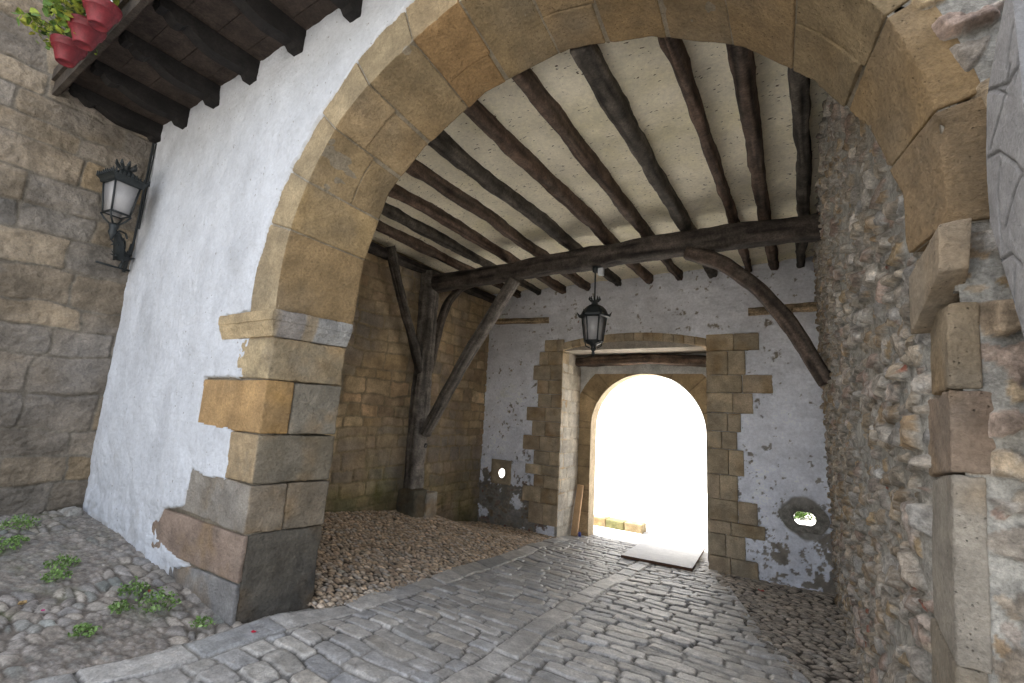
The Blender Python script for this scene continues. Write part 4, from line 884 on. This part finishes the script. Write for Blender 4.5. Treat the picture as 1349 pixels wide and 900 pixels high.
for k in range(4):
    w = .4+math.pi*k/2; m.tube([(cx+.13*math.cos(w), LY+.13*math.sin(w), gb), (cx+.11*math.cos(w), LY+.11*math.sin(w), gb-.07), (cx+.05*math.cos(w), LY+.05*math.sin(w), gb-.10)], .009, 5)
m.build('finial', M_metal, hl_, True)
m = MB(); m.tube([(cx, LY, gt+.22), (cx, LY, 3.94)], .012, 8); m.lathe([(.015, -.12), (.045, -.10), (.05, -.03), (.035, 0), (.03, .02)], (cx, LY, 3.95), 10); m.build('hanging_rod', M_metal, hl_, True)
# small floodlight next to it
p = at(792, 358, 1, 6.1)
fl = thing('floodlight', 'small grey box lamp clipped under the crossbeam beside the lantern rod', 'lamp', tuple(p))
m = MB(); m.box(p-np.array([.04, .03, .055]), p+np.array([.035, .03, .05]), (.55, .57, .6)); m.build('housing', M_board, fl)
m = MB(); m.tube([p+np.array([-.02, .03, .05]), p+np.array([-.06, .10, .12])], .012, 6); m.build('bracket', M_metal, fl)

# wall lantern in the corner
wc = np.array([-6.50, 1.68, 3.97])
wt = thing('wall_lantern', 'black iron lantern with crown and white glass on an ornate bracket in the wall corner', 'lantern', (-6.78, 1.9, 3.1))
lantern(wt, wc, .36, .175, .125, 4, math.pi/4+.15)
m = MB(); m.lathe([(.19, -.02), (.205, -.01), (.215, .02), (.25, .055), (.245, .065), (.19, .075), (.13, .12), (.07, .16), (.05, .19)], wc, 4, rot=math.pi/4+.15); wrf = m.build('lantern_roof', M_metal, wt)
m = MB()
for k in range(4):
    w0 = math.pi/4+.15+math.pi*k/2; w1 = w0+math.pi/2
    for j in range(9):
        s_ = (j+.5)/9; a = np.array([.245*math.cos(w0), .245*math.sin(w0)])*(1-s_)+np.array([.245*math.cos(w1), .245*math.sin(w1)])*s_
        hh = .035+.025*abs(math.cos(s_*math.pi*2)); b = a*1.04
        q = wc+np.array([a[0], a[1], .048]); m.tube([q, q+np.array([b[0]-a[0], b[1]-a[1], hh])], [.017, .004], 5)
for k in range(8):
    w = 2*math.pi*k/8; c_ = wc+np.array([0, 0, .19]); m.tube([c_+np.array([.05*math.cos(w), .05*math.sin(w), 0]), c_+np.array([.085*math.cos(w), .085*math.sin(w), .035]), c_+np.array([.095*math.cos(w), .095*math.sin(w), .08])], [.018, .020, .006], 5)
m.lathe([(.05, -.02), (.055, .0), (.06, .02), (.03, .03)], wc+np.array([0, 0, .19]), 10)
m.build('crown', M_metal, wrf)
m = MB(); b0 = wc+np.array([0, 0, -.37])
for k in range(4):
    w = math.pi/4+.15+math.pi*k/2; m.tube([b0+np.array([.14*math.cos(w), .14*math.sin(w), 0]), b0+np.array([.10*math.cos(w), .10*math.sin(w), -.06]), b0+np.array([.03*math.cos(w), .03*math.sin(w), -.12])], .010, 6)
m.lathe([(.035, -.10), (.05, -.13), (.035, -.17), (.045, -.21), (.02, -.26), (.01, -.30)], b0, 8)
wend = np.array([-6.80, 1.93, 3.22])
s0 = b0+np.array([0, 0, -.18]); path = [s0, s0+np.array([-.05, .06, -.02]), s0+np.array([-.13, .11, -.12]), s0+np.array([-.20, .15, -.24]), wend+np.array([.05, -.02, -.02]), wend]
m.tube(path, [.025, .035, .05, .055, .05, .035], 8)
sc = [s0+np.array([-.10+.09*(1-k/16)*math.cos(k*.7), .08+.06*(1-k/16)*math.cos(k*.7), -.05+.10*(1-k/16)*math.sin(k*.7)]) for k in range(16)]; m.tube(sc, .011, 5)
sc = [wend+np.array([.10+.09*(1-k/16)*math.cos(k*.7), -.08-.05*(1-k/16)*math.cos(k*.7), .10+.09*(1-k/16)*math.sin(k*.7)]) for k in range(16)]; m.tube(sc, .011, 5)
r_ = np.random.RandomState(5)
for k in range(34):   # cast leaves on the scroll
    s_ = r_.uniform(.1, 1); i = min(int(s_*5), 4); q = path[i]+(path[i+1]-path[i])*(s_*5-i); d_ = r_.normal(size=3); d_ /= np.linalg.norm(d_)
    m.tube([q, q+d_*.05, q+d_*.085+np.array([0, 0, .01])], [.016, .013, .003], 5)
m.tube([wend+np.array([.16, -.30, -.17]), wend+np.array([0, .05, -.15])], .012, 6); m.tube([wend+np.array([0, .03, .18]), wend+np.array([0, 0, -.18])], .02, 6)
m.tube([wend+np.array([.03, -.02, -.02]), wend+np.array([.05, -.06, -.16])], .018, 6)
m.build('bracket', M_metal, wt, True)
m = MB(); cbl = [(-6.80, 1.97, 4.75), (-6.815, 1.975, 4.4), (-6.79, 1.965, 4.1), (-6.81, 1.975, 3.8), (-6.80, 1.97, 3.5), (-6.78, 1.96, 3.25)]; m.tube(cbl, .014, 6); m.tube([(-6.78, 1.99, 4.75), (-6.79, 1.99, 4.1), (-6.77, 1.985, 3.6)], .008, 6)
tag(m.build('cable', M_metal), 'black cable running down the wall corner to the lantern', 'cable')

# ================================================================== BALCONY
bal = thing('balcony', 'dark timber balcony with carved bracket joists over the white wall', 'balcony', (-4.5, 1.5, 4.8))
ZB = 4.765
bc = (.050, .040, .035)
def corbel(x, w):
    """S-cut bracket joist from the wall to the fascia"""
    prof = [(2.06, 0.0), (1.93, 0.0), (1.90, .035), (1.84, .035), (1.70, .02), (1.60, .02), (1.50, .045), (1.42, .085), (1.37, .10), (1.345, .075), (1.30, .07), (1.25, .10), (1.225, .13), (1.20, .12), (1.165, .125), (1.14, .16), (1.15, .19), (1.10, .20)]
    top = ZB+.22; n = len(prof); V = []
    for sx in (-w/2, w/2): V += [(x+sx, y, ZB+z) for y, z in prof]+[(x+sx, prof[-1][0], top), (x+sx, 2.06, top)]
    k = n+2; F = [tuple(range(k))[::-1], tuple(range(k, 2*k))]+[(i, (i+1) % k, k+(i+1) % k, k+i) for i in range(k)]
    V = np.array(V); V = V+fbm(V, 14, 3, 800)[:, None]*.004
    obj('joist', V, F, M_woodb, bal, np.array([.016, .014, .013])*np.ones((len(V), 1)), False)
for x in (-6.77, -6.08, -5.31, -4.55, -3.78, -3.0, -2.2): corbel(x, .13)
m = MB(); ed = [1.06, 1.33, 1.60, 1.86, 2.05]
for i in range(4): m.box((-6.84, ed[i]+.003, ZB+.222+.004*(i % 2)), (-1.6, ed[i+1]-.003, ZB+.262), (.052, .038, .030))
for k in range(9): m.box((-6.75+k*.62, 1.08, ZB+.262), (-6.70+k*.62, 2.04, ZB+.30), bc)
m.build('floor_boards', M_woodb, bal)
m = MB(); m.box((-6.85, 1.03, ZB+.04), (-1.6, 1.075, ZB+.25), (.060, .048, .038)); m.box((-6.85, 1.00, ZB+.20), (-1.6, 1.032, ZB+.33), (.075, .060, .048)); m.box((-6.85, 1.076, ZB+.10), (-1.6, 1.105, ZB+.22), (.07, .05, .04)); m.build('fascia', M_woodb, bal)
m = MB()
for k in range(38): m.box((-6.78+k*.135, 1.05, ZB+.33), (-6.755+k*.135, 1.075, ZB+1.25), (.68, .70, .72))
m.box((-6.85, 1.03, ZB+1.25), (-1.6, 1.095, ZB+1.30), (.6, .62, .65)); m.build('railing', M_board, bal)

# flower pots hung outside the railing
potc = [(.20, .30), (.115, 0)]
def make_pot(loc, label):
    t = thing('flower_pot', label, 'flower pot', loc, 'red flower pots along the balcony railing')
    m = MB(); prof = [(.0, .01), (.07, .01), (.072, 0), (.085, 0), (.09, .01), (.135, .155), (.147, .157), (.152, .162), (.158, .20), (.168, .205), (.172, .232), (.172, .245), (.160, .246), (.145, .21), (.0, .205)]
    prof = [(a*.74, b*.78) for a, b in prof]; m.lathe(prof, loc, 28); m.build('pot', M_pot, t, True)
    r_ = np.random.RandomState(int(abs(loc[0])*100)); m = MB(); cen = np.array(loc)+np.array([0, 0, .18])
    for k in range(26):
        d_ = np.array([r_.uniform(-1, .25), r_.uniform(-1.1, .2), r_.uniform(.1, 1.0)]); d_ /= np.linalg.norm(d_); L_ = r_.uniform(.14, .34)
        e = cen+d_*L_+np.array([0, 0, -.05*r_.rand()]); mid_ = cen+d_*L_*.5+np.array([0, 0, .04])
        m.tube([cen, mid_, e], [.005, .004, .003], 4, (.10, .13, .04))
        for j in range(r_.randint(5, 10)):
            q = e+r_.normal(size=3)*.035; nrm = r_.normal(size=3); nrm /= np.linalg.norm(nrm); a = np.cross(nrm, [0, 0, 1]); a /= np.linalg.norm(a)+1e-6; b = np.cross(nrm, a); rr = r_.uniform(.018, .036)
            ring_ = [q+rr*(a*math.cos(w)+b*math.sin(w))*(1+.18*math.cos(3*w)) for w in np.linspace(0, 2*math.pi, 8, endpoint=False)]
            cg = [(.22, .27, .035), (.13, .20, .03), (.32, .33, .05), (.08, .15, .03)][r_.randint(4)]
            m.add([q+nrm*.006]+ring_, [(0, 1+i, 1+(i+1) % 8) for i in range(8)], cg)
    for k in range(1):
        q = cen+np.array([r_.uniform(-.2, .1), r_.uniform(-.25, 0), r_.uniform(.05, .2)]); m.lathe([(.001, -.012), (.014, 0), (.001, .012)], q, 6, (.5, .02, .03))
    m.build('plant', M_leaf, t)
for (px, py, lab) in ((89, 68, 'red pot nearest the stone wall, lowest in the photo, trailing yellow-green leaves'), (113, 44, 'red pot second from the stone wall, partly behind its neighbour'), (133, 18, 'red pot third from the stone wall, cut by the top of the photo')):
    p = at(px, py, 1, .87); make_pot((float(p[0]), .87, float(p[2])-.12), lab)

# ================================================================== SMALL THINGS
def weed(x, y, s, seed, label):
    r_ = np.random.RandomState(seed); z = float(G(x, y)); m = MB()
    for k in range(int(230*s)):
        w = r_.uniform(0, 6.28); rr = .11*s*math.sqrt(r_.rand()); b = np.array([x+rr*math.cos(w)*1.3, y+rr*math.sin(w), z]); hgt = r_.uniform(.02, .11)*s*(1.2-rr/(.13*s))
        tip = b+np.array([r_.normal()*.012, r_.normal()*.012, hgt+.012]); d_ = r_.normal(size=3)*.5+np.array([0, 0, .3]); a = np.cross(d_, r_.normal(size=3)); a /= np.linalg.norm(a)+1e-6; c_ = np.cross(a, d_); c_ /= np.linalg.norm(c_)+1e-6
        L_ = r_.uniform(.008, .017); cg = np.array([(.14, .24, .06), (.19, .31, .09), (.10, .18, .04), (.24, .34, .13)][r_.randint(4)])
        m.add([tip-a*L_, tip-c_*L_*.6, tip+a*L_, tip+c_*L_*.6], [(0, 1, 2, 3)], cg)
        if k % 4 == 0: m.add([b-np.array([.0015, 0, 0]), b+np.array([.0015, 0, 0]), tip], [(0, 1, 2)], cg*.8)
    o = m.build('weed_tuft', M_leaf); tag(o, label, 'weed', 'green weeds between the courtyard cobbles')
for a in [(-4.42, 1.70, .85, 1, 'small round weed tuft behind the largest tuft in the cobbles'), (-4.10, 1.74, 1.15, 2, 'largest bright green weed tuft, near the foot of the pier'), (-5.20, 1.46, .95, 3, 'upper weed tuft of the pair in the middle of the cobbles'), (-4.98, 1.38, .75, 4, 'lower weed tuft of the pair in the middle of the cobbles'),
          (-6.35, 1.42, 1.25, 5, 'wide weed tuft at the photo edge close to the stone wall'), (-5.80, 1.20, 1.1, 6, 'weed tuft at the photo edge, halfway down the cobbles'), (-3.66, 1.86, .55, 7, 'tiny weed tuft touching the bottom corner of the pier'), (-4.2, 1.55, .55, 8, 'small weed just left of the largest tuft'), (-4.0, 1.30, .6, 9, 'thin weed among wet stones beside the mossy edging'), (-5.0, .95, .8, 10, 'weed tuft at the photo edge low in the corner'), (-5.95, 1.34, .6, 11, 'flat weed patch between the two photo edge tufts')]: weed(*a)
def petal(x, y, seed, label, c=(.45, .03, .12), s=1.0, cat='petal', name='fallen_petal'):
    r_ = np.random.RandomState(seed); z = float(G(x, y))+.022; V = []
    n = 7
    for i in range(n): w = 6.28*i/n; V.append((x+.016*s*math.cos(w), y+.011*s*math.sin(w), z+r_.uniform(0, .010)*s))
    V.append((x, y, z-.002)); m = MB(); m.add(V, [(n, i, (i+1) % n) for i in range(n)]+[(n, (i+1) % n, i) for i in range(n)] if False else [(n, i, (i+1) % n) for i in range(n)], c); tag(m.build(name, M_leaf), label, cat)
petal(-3.28, 2.02, 1, 'crumpled red petal at the foot of the pier on the edging stones', (.50, .02, .05), 1.5)
petal(-4.45, 1.20, 2, 'magenta petal lying on mossy cobbles', (.35, .02, .14))
petal(-4.35, 1.78, 3, 'bit of broken red brick beside the white wall foot', (.30, .08, .04), 1.6, 'debris', 'brick_chip')
petal(-4.62, 1.13, 4, 'curled tan leaf on the wet cobbles', (.38, .26, .12), 2.2, 'leaf', 'dry_leaf')
petal(-.55, 7.45, 5, 'red leaf lying near the base of the end wall by the rubble wall', (.30, .05, .04), 2.5, 'leaf', 'dry_leaf')
# pale stone in the courtyard corner
p = (-6.72, 1.88); z = float(G(*p)); V, F, C = blk([(p[0]-.12, p[1]-.09, z-.03), (p[0]+.13, p[1]-.07, z-.03), (p[0]+.10, p[1]+.08, z-.03), (p[0]-.1, p[1]+.07, z-.03), (p[0]-.09, p[1]-.06, z+.04), (p[0]+.1, p[1]-.05, z+.035), (p[0]+.07, p[1]+.06, z+.05), (p[0]-.07, p[1]+.05, z+.05)], 5, .02, .03, .008, (.42, .40, .36))
tag(obj('loose_stone', V, F, M_rubble, C=C), 'flat pale loose stone in the corner of white wall and stone wall', 'stone')
# leaning plank at the door, with the blue scrap at its foot
a, b = at(757, 706, 1, 9.1), at(763, 647, 1, 9.32); x0 = a[0]
m = MB(); z0 = float(G(-4, 9.1)); c8 = [(-4.10, 9.06, z0), (-3.965, 9.06, z0), (-3.965, 9.12, z0), (-4.10, 9.12, z0), (-4.105, 9.33, z0+.98), (-3.97, 9.33, z0+.98), (-3.97, 9.39, z0+.98), (-4.105, 9.39, z0+.98)]
V, F, C = blk(c8, 12, .04, .006, .001, (.55, .36, .20), .08); tag(obj('wooden_plank', V, F, M_board, C=C), 'light brown wooden plank leaning in the corner of the doorway', 'plank')
V, F, C = blk(cbox(-3.95, -3.89, 9.08, 9.14, z0, z0+.09), 13, .015, .02, .012, (.08, .10, .35), .2); tag(obj('plastic_scrap', V, F, M_board, C=C), 'small crumpled blue scrap at the foot of the wooden plank', 'litter')
# white board on the road at the doorway
cs = [at(818, 735, 2, -.57), at(912, 752, 2, -.57), at(930, 721, 2, -.72), at(860, 708, 2, -.75)]
cs[0][2] = float(G(cs[0][0], cs[0][1]))+.06; cs[1][2] = float(G(cs[1][0], cs[1][1]))+.06; cs[2][2] = -.70; cs[3][2] = -.70
top_ = [c.copy() for c in cs]; botm = [c-np.array([0, 0, .045]) for c in cs]
m = MB(); m.add(botm+top_, [(3, 2, 1, 0), (4, 5, 6, 7)], (.80, .79, .76)); m.add(botm+top_, [(0, 1, 5, 4), (1, 2, 6, 5), (2, 3, 7, 6), (3, 0, 4, 7)], (.10, .05, .03))
tag(m.build('ramp_board', M_board), 'flat white board with dark edge lying on the road at the doorway', 'board')

# ================================================================== OUTSIDE BEYOND THE DOOR
ow = thing('outer_wall', 'pale sunlit wall seen washed out through the doorway', 'wall', (0, 19, -.8))
V, F, C = sheet(steps(-30, 26, lambda x: .35), steps(-.8, 4.6, lambda z: .2), lambda u, v, h: np.stack([u, 19-h, v], 1), lambda u, v: (fbm(np.stack([u, v, 0*u], 1), .8, 3, 5)*.02, np.array([.78, .77, .74])*np.ones((len(u), 1))))
obj('wall_face', V, F, M_out, ow, C); m = MB(); m.box((-30, 19.05, -.9), (26, 19.6, 4.7), (.78, .77, .74)); m.build('coping', M_out, ow)
m = MB()
for i, (xa, xb) in enumerate([(-4.75, -4.35), (-4.34, -3.93), (-3.92, -3.5), (-3.49, -3.08)]):
    V, F, C = blk(cbox(xa-.003, xb+.003, 10.6, 10.95, -.85, -.62+.01*(i % 2)), 870+i, .03, .025, .012, [(.24,.20,.10),(.30,.22,.11),(.20,.20,.09),(.27,.21,.12)][i]); m.add(V, F, C)
tag(m.build('low_kerb_wall', M_ashlar, None, True), 'low mossy stone kerb just outside the doorway at its left', 'kerb')
# low planting seen through the right loophole
r_ = np.random.RandomState(3); m = MB()
for k in range(5000):
    q = np.array([r_.uniform(-2.0, 2.0), 16.0+r_.uniform(-.35, .35), 0]); q[2] = -.79+(.30+.10*math.sin(q[0]*7)+.06*math.sin(q[0]*17))*math.sqrt(r_.rand()); a = r_.normal(size=3); a /= np.linalg.norm(a); b = np.cross(a, r_.normal(size=3)); b /= np.linalg.norm(b); s_ = r_.uniform(.03, .06)
    m.add([q-a*s_, q-b*s_*.5, q+a*s_, q+b*s_*.5], [(0, 1, 2, 3)], np.array([.05, .10, .015])*r_.uniform(.3, 1.6))
tag(m.build('flower_bed', M_leaf), 'low green leafy planting seen through the round loophole in the end wall', 'planting')

# ================================================================== LIGHT
W = bpy.data.worlds.new('World'); S.world = W; W.use_nodes = True; nt = W.node_tree
bg = nt.nodes['Background']; sk = nt.nodes.new('ShaderNodeTexSky'); sk.sky_type = 'NISHITA'; sk.sun_disc = False
sd = np.array([-.60, -.06, .80]); sd /= np.linalg.norm(sd)
elev = math.asin(sd[2]); azim = math.atan2(sd[0], sd[1])
sk.sun_elevation = elev; sk.sun_rotation = azim; sk.air_density = 1.0; sk.dust_density = 4.0; sk.ozone_density = 1.0
hs = nt.nodes.new('ShaderNodeHueSaturation'); hs.inputs['Saturation'].default_value = .42; nt.links.new(sk.outputs[0], hs.inputs['Color']); nt.links.new(hs.outputs[0], bg.inputs[0]); bg.inputs[1].default_value = .15
sl = bpy.data.lights.new('sun', 'SUN'); sl.energy = 5.0; sl.angle = R(.6); sl.color = (1, .96, .90); so = bpy.data.objects.new('sun', sl); COL.objects.link(so)
so.rotation_euler = Vector(sd.tolist()).to_track_quat('Z', 'Y').to_euler()
S.view_settings.view_transform = 'Standard'; S.view_settings.look = 'None'; S.view_settings.gamma = 1; S.view_settings.exposure = 2.2
S.cycles.use_denoising = True; S.cycles.max_bounces = 10; S.cycles.diffuse_bounces = 8; S.cycles.glossy_bounces = 3; S.cycles.sample_clamp_indirect = 10
try: S.cycles.denoiser = 'OPENIMAGEDENOISE'
except Exception: pass
